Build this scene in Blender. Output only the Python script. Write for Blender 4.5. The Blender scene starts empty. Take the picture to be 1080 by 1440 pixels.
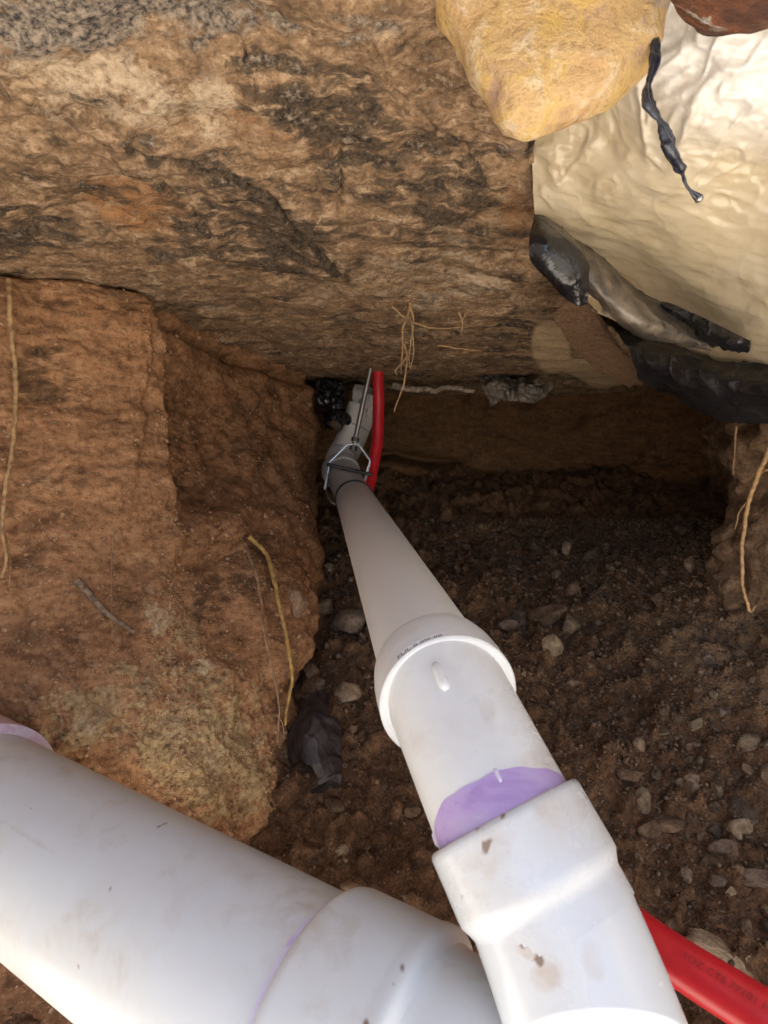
import bpy, bmesh, math, random
import numpy as np
from mathutils import Vector, Matrix

random.seed(7); RNG = np.random.default_rng(11)
SC = bpy.context.scene
COL = SC.collection

# ------------------------------------------------------------------ camera, sky, sun, exposure
F = 900.0                                   # focal length in pixels of a 1080 x 1440 frame
PITCH = math.radians(8.8)                   # looking slightly down
cam = bpy.data.cameras.new('camera'); cam_o = bpy.data.objects.new('camera', cam); COL.objects.link(cam_o)
cam.sensor_fit = 'HORIZONTAL'; cam.sensor_width = 36; cam.lens = 36 * F / 1080
cam_o.location = (0, 0, 0); cam_o.rotation_euler = (math.radians(90) - PITCH, 0, 0)
cam.clip_start = 0.01; cam.clip_end = 500
cam.dof.use_dof = True; cam.dof.focus_distance = 1.0; cam.dof.aperture_fstop = 20.0
SC.camera = cam_o

SUN_EL = math.radians(62); SUN_AZ = math.radians(-28)      # sun behind the camera, a little to the left
w = bpy.data.worlds.new('World'); SC.world = w; w.use_nodes = True
nt = w.node_tree; bg = nt.nodes['Background']
sky = nt.nodes.new('ShaderNodeTexSky'); sky.sky_type = 'NISHITA'; sky.sun_disc = False
sky.sun_elevation = SUN_EL
sky.sun_rotation = math.pi + SUN_AZ * -1
bg.inputs['Strength'].default_value = 0.07
nt.links.new(sky.outputs[0], bg.inputs['Color'])
sl = bpy.data.lights.new('sun', 'SUN'); sl.energy = 5.0; sl.angle = math.radians(0.53); sl.color = (1, .96, .9)
sun = bpy.data.objects.new('sun', sl); COL.objects.link(sun)
_dir = Vector((-math.sin(SUN_AZ) * math.cos(SUN_EL), math.cos(SUN_AZ) * math.cos(SUN_EL), -math.sin(SUN_EL)))
sun.rotation_euler = _dir.to_track_quat('-Z', 'Y').to_euler()
sun.location = (-1, -3, 4)
SC.view_settings.view_transform = 'Standard'; SC.view_settings.look = 'None'
SC.view_settings.gamma = 1.0; SC.view_settings.exposure = 2.65
SC.cycles.use_denoising = True
SC.cycles.max_bounces = 10; SC.cycles.diffuse_bounces = 6
SC.cycles.caustics_reflective = False; SC.cycles.caustics_refractive = False

# ------------------------------------------------------------------ helpers: pixel + depth -> place
CP, SP = math.cos(PITCH), math.sin(PITCH)
def cam2w(c):
    c = np.asarray(c, float)
    x, u, d = c[..., 0], c[..., 1], c[..., 2]
    return np.stack([x, d * CP + u * SP, u * CP - d * SP], -1)
def W(px, py, d):
    return cam2w(np.array([(px - 540) / F * d, (720 - py) / F * d, d]))
def V(px, py, d): return Vector(W(px, py, d))
def proj(P):
    P = np.asarray(P, float)
    d = P[..., 1] * CP - P[..., 2] * SP
    u = P[..., 1] * SP + P[..., 2] * CP
    d = np.where(np.abs(d) < 1e-3, 1e-3, d)
    return 540 + P[..., 0] / d * F, 720 - u / d * F, d

# ------------------------------------------------------------------ noise
_perm = np.random.default_rng(3).permutation(256); _perm = np.concatenate([_perm, _perm, _perm])
_grad = np.random.default_rng(4).normal(size=(256, 3)); _grad /= np.linalg.norm(_grad, axis=1)[:, None]
def pnoise(P):
    P = np.asarray(P, float); I = np.floor(P).astype(int); f = P - I; I &= 255
    u = f * f * f * (f * (f * 6 - 15) + 10)
    out = 0
    for dx in (0, 1):
        wx = u[..., 0] if dx else 1 - u[..., 0]
        for dy in (0, 1):
            wy = u[..., 1] if dy else 1 - u[..., 1]
            for dz in (0, 1):
                wz = u[..., 2] if dz else 1 - u[..., 2]
                h = _perm[_perm[_perm[(I[..., 0] + dx) & 255] + ((I[..., 1] + dy) & 255)] + ((I[..., 2] + dz) & 255)]
                g = _grad[h]
                out = out + wx * wy * wz * (g[..., 0] * (f[..., 0] - dx) + g[..., 1] * (f[..., 1] - dy) + g[..., 2] * (f[..., 2] - dz))
    return out * 1.5
def fbm(P, scale, oct=4, gain=.5, ridged=False, off=0.0):
    Q = np.asarray(P, float) * np.asarray(scale) + off
    a, s, tot = 0, 1.0, 0
    for i in range(oct):
        n = pnoise(Q)
        if ridged: n = 1 - 2 * np.abs(n)
        a = a + n * s; tot += s; s *= gain; Q = Q * 2.03 + 17.3
    return a / tot
def crumple(P, s, n=7, seed=1, warp=.5):
    rg = np.random.default_rng(seed); out = 0
    for i in range(n):
        d = rg.normal(size=3); d /= np.linalg.norm(d); k = s * rg.uniform(.6, 1.9)
        ph = (P @ d) * k + warp * fbm(P, s * .55, 2, off=seed * 7 + i * 3.1) + rg.random()
        out = out + np.abs(ph - np.floor(ph) - .5) * 2 / (k / s)
    return out / n * 2 - 1
def film(P, s, seed=1, w=.07):                     # thin crease lines as in handled plastic film
    o = 0
    for i, k in enumerate((1.0, 1.7, 2.9)):
        Q = P + .25 / s * np.stack([fbm(P, s * .8, 2, off=seed + 13 * i + 5 * j) for j in range(3)], -1)
        n = fbm(Q, s * k, 2, .4, off=seed * 3 + i * 19)
        o = o + np.exp(-(n / w) ** 2) / k
    return o
def sstep(a, b, x):
    t = np.clip((x - a) / (b - a), 0, 1); return t * t * (3 - 2 * t)
def blob(px, py, cx, cy, rx, ry, ang=0):
    c, s = math.cos(ang), math.sin(ang)
    dx, dy = px - cx, py - cy
    r = np.sqrt(((dx * c + dy * s) / rx) ** 2 + ((-dx * s + dy * c) / ry) ** 2)
    return 1 - sstep(.45, 1.15, r)
def polydist(px, py, pts):
    best = np.full(px.shape, 1e9)
    for (x0, y0), (x1, y1) in zip(pts[:-1], pts[1:]):
        vx, vy = x1 - x0, y1 - y0
        t = np.clip(((px - x0) * vx + (py - y0) * vy) / (vx * vx + vy * vy), 0, 1)
        best = np.minimum(best, np.hypot(px - x0 - t * vx, py - y0 - t * vy))
    return best

# ------------------------------------------------------------------ helpers: objects
def link(name, me, mat=None, parent=None, smooth=True):
    o = bpy.data.objects.new(name, me); COL.objects.link(o)
    if mat and not me.materials: me.materials.append(mat)
    if parent: o.parent = parent
    if smooth and me.polygons: me.polygons.foreach_set('use_smooth', [True] * len(me.polygons))
    return o
def origin_of(parent):
    p = Vector((0, 0, 0))
    while parent is not None: p = p + parent.location; parent = parent.parent
    return p
def mk(name, verts, faces, mat, parent=None, loc=None, smooth=True, attrs=None):
    """world-space verts -> object; origin at loc (or at the parent's origin)"""
    base = origin_of(parent) if parent is not None else Vector(loc if loc is not None else (0, 0, 0))
    v = np.asarray(verts, float) - np.array(base)
    me = bpy.data.meshes.new(name); me.from_pydata(v.tolist(), [], [tuple(f) for f in faces]); me.update()
    for k, a in (attrs or {}).items():
        at = me.attributes.new(k, 'FLOAT', 'POINT'); at.data.foreach_set('value', np.asarray(a, np.float32).ravel())
    o = link(name, me, mat, parent, smooth)
    if parent is None and loc is not None: o.location = loc
    return o
def grid_mesh(name, P, mat, parent=None, loc=None, attrs=None, flip=False, mask=None):
    n, m = P.shape[:2]
    base = origin_of(parent) if parent is not None else Vector(loc if loc is not None else (0, 0, 0))
    idx = np.arange(n * m).reshape(n, m)
    f = np.stack([idx[:-1, :-1], idx[:-1, 1:], idx[1:, 1:], idx[1:, :-1]], -1).reshape(-1, 4)
    if mask is not None: f = f[(mask[:-1, :-1] & mask[1:, 1:]).ravel()]
    if flip: f = f[:, ::-1]
    me = bpy.data.meshes.new(name)
    me.vertices.add(n * m); me.vertices.foreach_set('co', (P.reshape(-1, 3) - np.array(base)).astype(np.float32).ravel())
    k = len(f); me.loops.add(k * 4); me.loops.foreach_set('vertex_index', f.astype(np.int32).ravel())
    me.polygons.add(k); me.polygons.foreach_set('loop_start', np.arange(0, k * 4, 4, dtype=np.int32))
    me.update(calc_edges=True); me.validate()
    for kk, a in (attrs or {}).items():
        at = me.attributes.new(kk, 'FLOAT', 'POINT'); at.data.foreach_set('value', np.asarray(a, np.float32).ravel())
    o = link(name, me, mat, parent)
    if parent is None and loc is not None: o.location = loc
    return o
def thing(name, label, cat, loc, group=None):
    o = bpy.data.objects.new(name, None); COL.objects.link(o); o.location = loc; o.empty_display_size = .05
    return tag(o, label, cat, group)
def tag(o, label, cat, group=None, kind=None):
    o['label'] = label
    if cat: o['category'] = cat
    if group: o['group'] = group
    if kind: o['kind'] = kind
    return o
def structure(o, label=None):
    o['kind'] = 'structure'
    if label: o['label'] = label
    return o

def cr(ctrl, n):                                   # Catmull-Rom through rows of ctrl
    ctrl = np.asarray(ctrl, float); k = len(ctrl)
    e = np.concatenate([[2 * ctrl[0] - ctrl[1]], ctrl, [2 * ctrl[-1] - ctrl[-2]]])
    t = np.linspace(0, k - 1, n); i = np.minimum(t.astype(int), k - 2); f = t - i
    f = f.reshape((-1,) + (1,) * (ctrl.ndim - 1))
    p0, p1, p2, p3 = e[i], e[i + 1], e[i + 2], e[i + 3]
    return .5 * (2 * p1 + (p2 - p0) * f + (2 * p0 - 5 * p1 + 4 * p2 - p3) * f ** 2 + (3 * p1 - p0 - 3 * p2 + p3) * f ** 3)
def patch(ctrl, nr, nc):
    a = cr(ctrl, nr); return np.swapaxes(cr(np.swapaxes(a, 0, 1), nc), 0, 1)
def normals(P, towards=(0, 0, 0)):
    du = np.gradient(P, axis=1); dv = np.gradient(P, axis=0)
    n = np.cross(du, dv); n /= np.linalg.norm(n, axis=-1, keepdims=True) + 1e-12
    s = np.sign((n * (np.asarray(towards) - P)).sum(-1).mean()); return n * (s if s else 1)
def pixgrid(rows):                                 # rows of (px, py, d) -> world control grid
    return np.array([[W(*c) for c in r] for r in rows])

def frames(pts):
    pts = np.asarray(pts, float); T = np.gradient(pts, axis=0); T /= np.linalg.norm(T, axis=1)[:, None]
    a = np.cross(T[0], [0, 0, 1.0])
    if np.linalg.norm(a) < .2: a = np.cross(T[0], [1.0, 0, 0])
    a /= np.linalg.norm(a); A = []
    for t in T:
        a = a - t * (a @ t); a /= np.linalg.norm(a); A.append(a)
    A = np.array(A); return T, A, np.cross(T, A)
def tube_geo(pts, radii, seg=16, caps=True, rfun=None):
    pts = np.asarray(pts, float); n = len(pts); T, A, B = frames(pts)
    radii = np.broadcast_to(np.asarray(radii, float), (n,))
    th = np.linspace(0, 2 * math.pi, seg, endpoint=False)
    R = radii[:, None] * np.ones(seg)
    if rfun is not None: R = R * rfun(np.linspace(0, 1, n)[:, None], th[None, :])
    P = pts[:, None] + R[..., None] * (np.cos(th)[None, :, None] * A[:, None] + np.sin(th)[None, :, None] * B[:, None])
    v = P.reshape(-1, 3); f = []
    for i in range(n - 1):
        for j in range(seg):
            k = (j + 1) % seg
            f.append((i * seg + j, i * seg + k, (i + 1) * seg + k, (i + 1) * seg + j))
    if caps:
        f.append(tuple(range(seg))[::-1]); f.append(tuple(range((n - 1) * seg, n * seg)))
    return v, f
def lathe_geo(p0, p1, prof, seg=96):
    """prof: (t along p0->p1 in metres, radius); coincident t make end faces"""
    p0, p1 = np.asarray(p0, float), np.asarray(p1, float); ax = (p1 - p0) / np.linalg.norm(p1 - p0)
    a = np.cross(ax, [0, 0, 1.0]); a /= np.linalg.norm(a); b = np.cross(ax, a)
    if seg > 40:                                       # dense enough to carry stains
        q = [prof[0]]
        for a_, b_ in zip(prof[:-1], prof[1:]):
            m_ = max(1, min(40, int((b_[0] - a_[0]) / .003))); q += [(a_[0] + (b_[0] - a_[0]) * i / m_, a_[1] + (b_[1] - a_[1]) * i / m_) for i in range(1, m_ + 1)]
        prof = q
    th = np.linspace(0, 2 * math.pi, seg, endpoint=False)
    ring = np.cos(th)[:, None] * a + np.sin(th)[:, None] * b
    v = np.concatenate([p0 + ax * t + ring * r for t, r in prof]); f = []
    for i in range(len(prof) - 1):
        for j in range(seg):
            k = (j + 1) % seg
            f.append((i * seg + j, i * seg + k, (i + 1) * seg + k, (i + 1) * seg + j))
    return v, f
def box_geo(lo, hi):
    x0, y0, z0 = lo; x1, y1, z1 = hi
    v = [(x0, y0, z0), (x1, y0, z0), (x1, y1, z0), (x0, y1, z0), (x0, y0, z1), (x1, y0, z1), (x1, y1, z1), (x0, y1, z1)]
    return v, [(0, 3, 2, 1), (4, 5, 6, 7), (0, 1, 5, 4), (1, 2, 6, 5), (2, 3, 7, 6), (3, 0, 4, 7)]
def join(*gs):
    V_, F_, o = [], [], 0
    for v, f in gs:
        V_.append(np.asarray(v, float)); F_ += [tuple(i + o for i in q) for q in f]; o += len(v)
    return np.concatenate(V_), F_
def autosmooth(o, deg=35):
    me = o.data; bm = bmesh.new(); bm.from_mesh(me)
    for e in bm.edges:
        if len(e.link_faces) == 2 and e.calc_face_angle(0) > math.radians(deg): e.smooth = False
    bm.to_mesh(me); bm.free(); return o

# ------------------------------------------------------------------ materials
class NT:
    def __init__(s, name):
        s.m = bpy.data.materials.new(name); s.m.use_nodes = True; s.t = s.m.node_tree; s.n = s.t.nodes
        s.b = s.n['Principled BSDF']; s.tc = s.n.new('ShaderNodeTexCoord').outputs['Object']
    def l(s, a, b): s.t.links.new(a, b)
    def val(s, sock, v):
        if hasattr(v, 'is_output') or hasattr(v, 'links'): s.l(v, sock)
        else: sock.default_value = v
    def mapping(s, scale=(1, 1, 1), rot=(0, 0, 0), vec=None):
        m = s.n.new('ShaderNodeMapping'); s.l(vec or s.tc, m.inputs['Vector'])
        m.inputs['Scale'].default_value = scale; m.inputs['Rotation'].default_value = rot; return m.outputs[0]
    def noise(s, scale, detail=5, rough=.6, vec=None, dist=0.0):
        n = s.n.new('ShaderNodeTexNoise'); s.l(vec or s.tc, n.inputs['Vector'])
        n.inputs['Scale'].default_value = scale; n.inputs['Detail'].default_value = detail
        n.inputs['Roughness'].default_value = rough; n.inputs['Distortion'].default_value = dist; return n.outputs['Fac']
    def vor(s, scale, vec=None, feature='F1', out='Distance'):
        n = s.n.new('ShaderNodeTexVoronoi'); s.l(vec or s.tc, n.inputs['Vector']); n.feature = feature
        n.inputs['Scale'].default_value = scale; return n.outputs[out]
    def ramp(s, fac, stops, interp='LINEAR'):
        r = s.n.new('ShaderNodeValToRGB'); s.l(fac, r.inputs[0]); r.color_ramp.interpolation = interp
        e = r.color_ramp.elements
        while len(e) < len(stops): e.new(.5)
        for el, (p, c) in zip(e, stops):
            el.position = p; el.color = (c if isinstance(c, tuple) else (c, c, c)) + (1,)
        return r.outputs[0]
    def mix(s, fac, a, b, mode='MIX'):
        m = s.n.new('ShaderNodeMix'); m.data_type = 'RGBA'; m.blend_type = mode
        s.val(m.inputs[0], fac)
        for k, v in ((6, a), (7, b)): s.val(m.inputs[k], v if not isinstance(v, tuple) else v + (1,) if len(v) == 3 else v)
        return m.outputs[2]
    def math(s, op, a, b=0.0):
        m = s.n.new('ShaderNodeMath'); m.operation = op; s.val(m.inputs[0], a); s.val(m.inputs[1], b); return m.outputs[0]
    def attr(s, name):
        a = s.n.new('ShaderNodeAttribute'); a.attribute_name = name; return a.outputs['Fac']
    def bump(s, h, strength=.5, dist=.005, normal=None):
        b = s.n.new('ShaderNodeBump'); s.l(h, b.inputs['Height']); b.inputs['Strength'].default_value = strength
        b.inputs['Distance'].default_value = dist
        if normal: s.l(normal, b.inputs['Normal'])
        return b.outputs[0]
    def done(s, color, rough, normal=None, metal=0.0, spec=.5):
        s.val(s.b.inputs['Base Color'], color if not isinstance(color, tuple) else color + (1,))
        s.val(s.b.inputs['Roughness'], rough); s.b.inputs['Metallic'].default_value = metal
        s.b.inputs['Specular IOR Level'].default_value = spec
        if normal: s.l(normal, s.b.inputs['Normal'])
        return s.m

def soil_mat(name, dark, mid, light, scale=14, stretch=(1, 1, 1), rot=(0, 0, 0), masks=(), bump=.6, speck=None, bdist=.006, rough=.95, dk_amt=.6, lt_amt=.6):
    k = NT(name); v = k.mapping(stretch, rot)
    n1 = k.noise(scale, 7, .65, v, .6); n2 = k.noise(scale * 3.7, 6, .7, v, .3); n3 = k.noise(scale * 14, 4, .7)
    c = k.ramp(n1, [(.30, dark), (.47, mid), (.56, mid), (.72, light)])
    c = k.mix(k.ramp(n2, [(.48, 0.0), (.64, dk_amt)]), c, dark)
    c = k.mix(k.ramp(n2, [(.34, lt_amt), (.46, 0.0)]), c, light)
    c = k.mix(k.ramp(n3, [(.37, .6), (.49, 0.0)]), c, dark)
    c = k.mix(k.ramp(n3, [(.55, 0.0), (.68, .4)]), c, light)
    for a, col, s_ in masks:
        e = k.math('ADD', k.attr(a), k.math('MULTIPLY', k.math('SUBTRACT', n2, .5), s_))
        e2 = k.math('ADD', e, k.math('MULTIPLY', k.math('SUBTRACT', n3, .5), s_ * .6))
        lo, hi = col if isinstance(col[0], tuple) else (col, col)
        cc = k.mix(k.ramp(n3, [(.38, 0.0), (.62, 1.0)]), lo, hi)
        c = k.mix(k.ramp(e2, [(.34, 0.0), (.70, 1.0)]), c, cc)
    if speck:
        vv = k.vor(90, None, 'F1'); ok = k.ramp(vv, [(.10, 1.0), (.2, 0.0)])
        c = k.mix(k.math('MULTIPLY', ok, k.ramp(k.noise(25, 3), [(.5, 0.0), (.65, 1.0)])), c, speck)
    h = k.math('ADD', k.math('MULTIPLY', n2, 1.0), k.math('ADD', k.math('MULTIPLY', n3, .45), k.math('MULTIPLY', n1, 1.0)))
    return k.done(c, rough, k.bump(h, bump, bdist), spec=.25)

M = {}
M['ceiling'] = soil_mat('stained_concrete', (.10, .062, .036), (.30, .19, .108), (.55, .40, .255), 10, (1.0, 1.75, 1.5), (0, 0, .4),
    masks=(('pale', ((.42, .31, .2), (.6, .47, .33)), 1.3), ('rust', ((.27, .125, .05), (.42, .21, .09)), 1.6),
           ('dark', ((.025, .02, .016), (.13, .092, .06)), 2.2), ('grey', ((.045, .042, .042), (.36, .29, .22)), 1.8),
           ('smooth', ((.48, .34, .2), (.56, .41, .25)), .1)), bump=1.0, dk_amt=.75, lt_amt=.8)
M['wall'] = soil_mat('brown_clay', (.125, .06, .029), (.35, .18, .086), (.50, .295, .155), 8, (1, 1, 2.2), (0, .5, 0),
    masks=(('yellow', ((.25, .165, .08), (.5, .37, .19)), 2.6), ('dark', ((.07, .04, .022), (.19, .105, .052)), 2.0),
           ('pale', ((.36, .26, .15), (.55, .44, .28)), 1.6)), bump=.8)
M['floor'] = soil_mat('loose_dirt', (.052, .028, .015), (.165, .09, .046), (.32, .195, .107), 16, masks=(('tan', ((.2, .12, .065), (.34, .22, .125)), 1.2), ('sand', ((.5, .455, .4), (.6, .56, .5)), .3)), bump=1.0, speck=(.3, .22, .14))
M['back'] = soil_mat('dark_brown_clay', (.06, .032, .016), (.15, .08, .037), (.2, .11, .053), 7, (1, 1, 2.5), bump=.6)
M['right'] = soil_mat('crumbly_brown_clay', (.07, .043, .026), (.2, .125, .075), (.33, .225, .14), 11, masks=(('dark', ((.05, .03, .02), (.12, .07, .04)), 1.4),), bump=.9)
M['pit'] = soil_mat('pale_clay', (.36, .31, .26), (.52, .47, .41), (.6, .56, .5), 3, bump=.5)  # unseen pit sides, kept pale to bounce sunlight into the tunnel
M['slab'] = soil_mat('concrete', (.3, .28, .25), (.42, .4, .36), (.5, .48, .44), 5, bump=.2)

def stone_mat(name, dark, mid, light, scale=2.2, bump=.5, bd=.08):
    k = NT(name); oi = k.n.new('ShaderNodeObjectInfo')
    add = k.n.new('ShaderNodeVectorMath'); add.operation = 'ADD'; k.l(k.tc, add.inputs[0])
    sc = k.n.new('ShaderNodeVectorMath'); sc.operation = 'SCALE'; sc.inputs[0].default_value = (7, 3, 5); k.l(oi.outputs['Random'], sc.inputs['Scale'])
    k.l(sc.outputs[0], add.inputs[1]); v = add.outputs[0]
    n1 = k.noise(scale, 6, .65, v); n2 = k.noise(scale * 5, 4, .7, v)
    c = k.ramp(n1, [(.3, dark), (.5, mid), (.7, light)])
    c = k.mix(k.ramp(n2, [(.35, .6), (.5, 0.0)]), c, dark)
    hs = k.n.new('ShaderNodeHueSaturation'); k.l(c, hs.inputs['Color'])
    mr = k.n.new('ShaderNodeMapRange'); k.l(oi.outputs['Random'], mr.inputs[0]); mr.inputs[3].default_value = .6; mr.inputs[4].default_value = 1.5
    k.l(mr.outputs[0], hs.inputs['Value']); hs.inputs['Saturation'].default_value = .95
    return k.done(hs.outputs[0], .85, k.bump(k.math('ADD', n1, k.math('MULTIPLY', n2, .5)), bump, bd), spec=.3)
M['pebble'] = stone_mat('brown_stone', (.075, .045, .026), (.19, .118, .07), (.32, .215, .135))
M['tanstone'] = stone_mat('tan_stone', (.13, .09, .055), (.28, .2, .125), (.44, .345, .23))
M['greystone'] = stone_mat('grey_stone', (.065, .044, .03), (.165, .115, .08), (.29, .215, .155))
M['crumb'] = stone_mat('clay_crumb', (.12, .065, .033), (.29, .165, .085), (.42, .27, .15), 45, bd=.004)
M['claystone'] = stone_mat('clay_coated_stone', (.17, .105, .062), (.3, .19, .115), (.42, .29, .18))
M['gravel'] = stone_mat('fine_gravel', (.06, .036, .021), (.2, .125, .074), (.44, .32, .21), 60, bd=.004)

def yellow_rock():
    k = NT('yellow_sandstone'); n1 = k.noise(11, 7, .65, None, .5); n2 = k.noise(30, 6, .65, None, .4); n3 = k.noise(120, 5, .7)
    c = k.ramp(n1, [(.3, (.40, .25, .13)), (.43, (.56, .36, .17)), (.53, (.60, .41, .19)), (.63, (.64, .42, .12))])
    c = k.mix(k.ramp(n2, [(.51, 0.0), (.62, .8)]), c, (.72, .58, .4))
    c = k.mix(k.ramp(n2, [(.32, .8), (.43, 0.0)]), c, (.42, .27, .2))
    c = k.mix(k.ramp(k.noise(17, 4, .6), [(.62, 0.0), (.7, .8)]), c, (.40, .35, .33))
    c = k.mix(k.ramp(n3, [(.36, .6), (.47, 0.0)]), c, (.36, .22, .1))
    return k.done(c, .6, k.bump(k.math('ADD', n2, k.math('MULTIPLY', n3, .6)), .8, .008), spec=.4)
M['yellow_rock'] = yellow_rock()
def rusty():
    k = NT('rusty_stone'); n1 = k.noise(2.2, 7, .7); n2 = k.noise(3.2, 6, .65)
    c = k.ramp(n1, [(.3, (.06, .03, .022)), (.5, (.2, .08, .045)), (.62, (.33, .11, .035)), (.75, (.16, .07, .05))])
    c = k.mix(k.ramp(n2, [(.6, 0.0), (.68, 1.0)]), c, (.75, .7, .62))
    return k.done(c, .8, k.bump(k.math('ADD', n1, n2), .8, .15))
M['rusty'] = rusty()

def plastic_white():
    k = NT('dusty_white_poly'); n = k.noise(6, 6, .6, None, .8); n2 = k.noise(35, 5, .6)
    c = k.ramp(n, [(.3, (.44, .35, .215)), (.5, (.54, .45, .30)), (.7, (.62, .54, .41))])
    c = k.mix(k.attr('clean'), c, (.72, .70, .66))
    c = k.mix(k.ramp(n2, [(.3, .35), (.45, 0.0)]), c, (.42, .3, .17))
    m = k.done(c, k.ramp(n, [(.35, .12), (.65, .26)]), k.bump(n2, .2, .004), spec=.6)
    return m
M['poly_white'] = plastic_white()
def plastic_black(name, col, dust, amt, rough):
    k = NT(name); n = k.noise(14, 6, .65, None, 1.0); n2 = k.noise(60, 5, .7)
    c = k.mix(k.math('MULTIPLY', k.ramp(k.math('MULTIPLY', n, k.math('ADD', n2, .5)), [(.42, 0.0), (.68, 1.0)]), amt), col, dust)
    return k.done(c, rough, k.bump(k.math('ADD', k.noise(26, 4, .6, None, 2.5), k.math('MULTIPLY', n2, .15)), .35, .006), spec=.6)
M['poly_black'] = plastic_black('black_poly', (.010, .010, .012), (.08, .072, .065), .25, .17)
M['poly_grey'] = plastic_black('dusty_black_poly', (.05, .042, .035), (.26, .21, .155), .8, .34)
M['rag'] = plastic_black('dark_plastic_scrap', (.02, .014, .015), (.07, .05, .04), .5, .55)
M['tar'] = plastic_black('blue_black_poly', (.018, .021, .034), (.12, .12, .15), .3, .2)

def pvc(name, col, dirt=.35, rough=.27):
    k = NT(name); n = k.noise(11, 6, .6, None, .4); n2 = k.noise(38, 6, .65); n3 = k.noise(150, 4, .7)
    c = k.mix(k.math('MULTIPLY', k.ramp(n, [(.42, 0.0), (.8, 1.0)]), dirt), col, (.56, .47, .33))
    if dirt > .1: c = k.mix(k.ramp(k.math('MULTIPLY', n, n2), [(.30, 0.0), (.52, 1.6 * dirt)]), c, (.36, .25, .15))
    st = k.math('MULTIPLY', k.attr('stain'), k.ramp(n2, [(.38, .35), (.6, 1.0)]))
    c = k.mix(k.ramp(st, [(.12, 0.0), (.85, .55)]), c, (.40, .28, .17))
    sd = k.math('ADD', k.attr('mud'), k.math('MULTIPLY', k.math('SUBTRACT', n2, .5), 1.2))
    c = k.mix(k.ramp(sd, [(.30, 0.0), (.75, .85)]), c, (.16, .095, .055))
    film = k.math('MULTIPLY', k.ramp(k.noise(24, 7, .72, None, 1.2), [(.45, 0.0), (.8, 1.0)]), k.ramp(k.noise(5, 3), [(.45, 0.0), (.62, 1.5 * dirt)]))
    if dirt > .1: c = k.mix(film, c, (.45, .34, .22))
    sp = k.ramp(k.vor(34), [(.035, 1.0), (.06, 0.0)])
    c = k.mix(k.math('MULTIPLY', sp, k.ramp(k.noise(13, 2), [(.55, 0.0), (.6, .8)])), c, (.2, .12, .07))
    # long thin scratches
    m = k.mapping((3, 3, 3)); s1 = k.ramp(k.noise(30, 2, .5, k.mapping((.25, 1.6, 2.2), (.3, .2, .5))), [(.24, .7 * dirt), (.27, 0.0)])
    if dirt > .1: c = k.mix(s1, c, (.5, .42, .32))
    r = k.mix(k.ramp(n, [(.45, 0.0), (.7, 1.0)]), (rough if dirt > .1 else .45,) * 3, (rough + .22 if dirt > .1 else .47,) * 3)
    m = k.done(c, r, k.bump(k.math('ADD', n3, n2), .06 if dirt > .1 else .02, .002), spec=.5 if dirt > .1 else .3)
    k.b.inputs['Subsurface Weight'].default_value = 0.0
    return m
M['pvc'] = pvc('white_pvc', (.72, .735, .72), .2)
M['pvc_blue'] = pvc('bluish_white_pvc', (.62, .645, .65), .26, .34)
M['pvc_wye'] = pvc('cool_white_pvc', (.555, .575, .585), .4, .24)
M['pvc_clean'] = pvc('plain_pvc', (.77, .78, .755), .08)
M['pvc_lit'] = pvc('clean_white_pvc', (.84, .83, .80), .2, .3)  # whitened to stand in for light missing on the far riser
M['pvc_grey'] = pvc('greyish_pvc', (.52, .49, .455), .3, .35)
def primer(name, c0, c1):
    k = NT(name); n = k.noise(45, 5, .6, k.mapping((.2, 1.3, 1.3), (.2, .35, .5)), .1)
    c = k.ramp(n, [(.34, c0), (.5, c1), (.64, tuple(.75 * x + .13 for x in c1)), (.78, (.58, .52, .64))])
    return k.done(c, .32, k.bump(n, .15, .001))
M['primer'] = primer('purple_primer', (.33, .215, .47), (.45, .33, .59))
M['primer_pale'] = primer('pale_primer', (.55, .46, .68), (.64, .6, .74))
M['primer_pink'] = primer('pinkish_primer', (.6, .42, .56), (.72, .6, .66))
def simple(name, col, rough, metal=0.0, bump=0.0, var=.15, scale=40):
    k = NT(name); n = k.noise(scale, 5, .65)
    c = k.ramp(n, [(.3, tuple(x * (1 - var * 2) for x in col)), (.55, col), (.75, tuple(min(1, x * (1 + var)) for x in col))])
    return k.done(c, rough, k.bump(n, bump, .002) if bump else None, metal)
M['red'] = simple('red_pex', (.62, .02, .03), .33, var=.08)
M['ink'] = simple('red_ink', (.3, .03, .035), .5, var=.1)
M['greyink'] = simple('grey_ink', (.13, .13, .13), .6)
M['steel'] = simple('galvanised_steel', (.42, .41, .39), .32, .9, .2)
M['darksteel'] = simple('dark_bolt_steel', (.09, .085, .08), .45, .7, .2)
M['rubber'] = simple('black_rubber', (.02, .02, .02), .5)
M['root'] = simple('straw_root', (.42, .26, .12), .7, 0, .4, .3, 90)
M['root_yellow'] = simple('yellow_root', (.48, .30, .09), .65, 0, .4, .3, 90)
M['root_brown'] = simple('brown_root', (.3, .185, .1), .75, 0, .4, .3, 90)
M['stick'] = simple('grey_bark', (.26, .18, .12), .85, 0, .6, .4, 120)
M['barkroot'] = simple('pale_bark', (.38, .30, .23), .85, 0, .8, .4, 60)
M['paper'] = soil_mat('fibrous_scrap', (.15, .07, .036), (.45, .26, .145), (.75, .55, .37), 34, (1, 5, 5), (.3, .9, .5), bump=1.5)
M['plaster'] = simple('chalky_white', (.85, .83, .78), .7, 0, .5, .12, 60)

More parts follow.
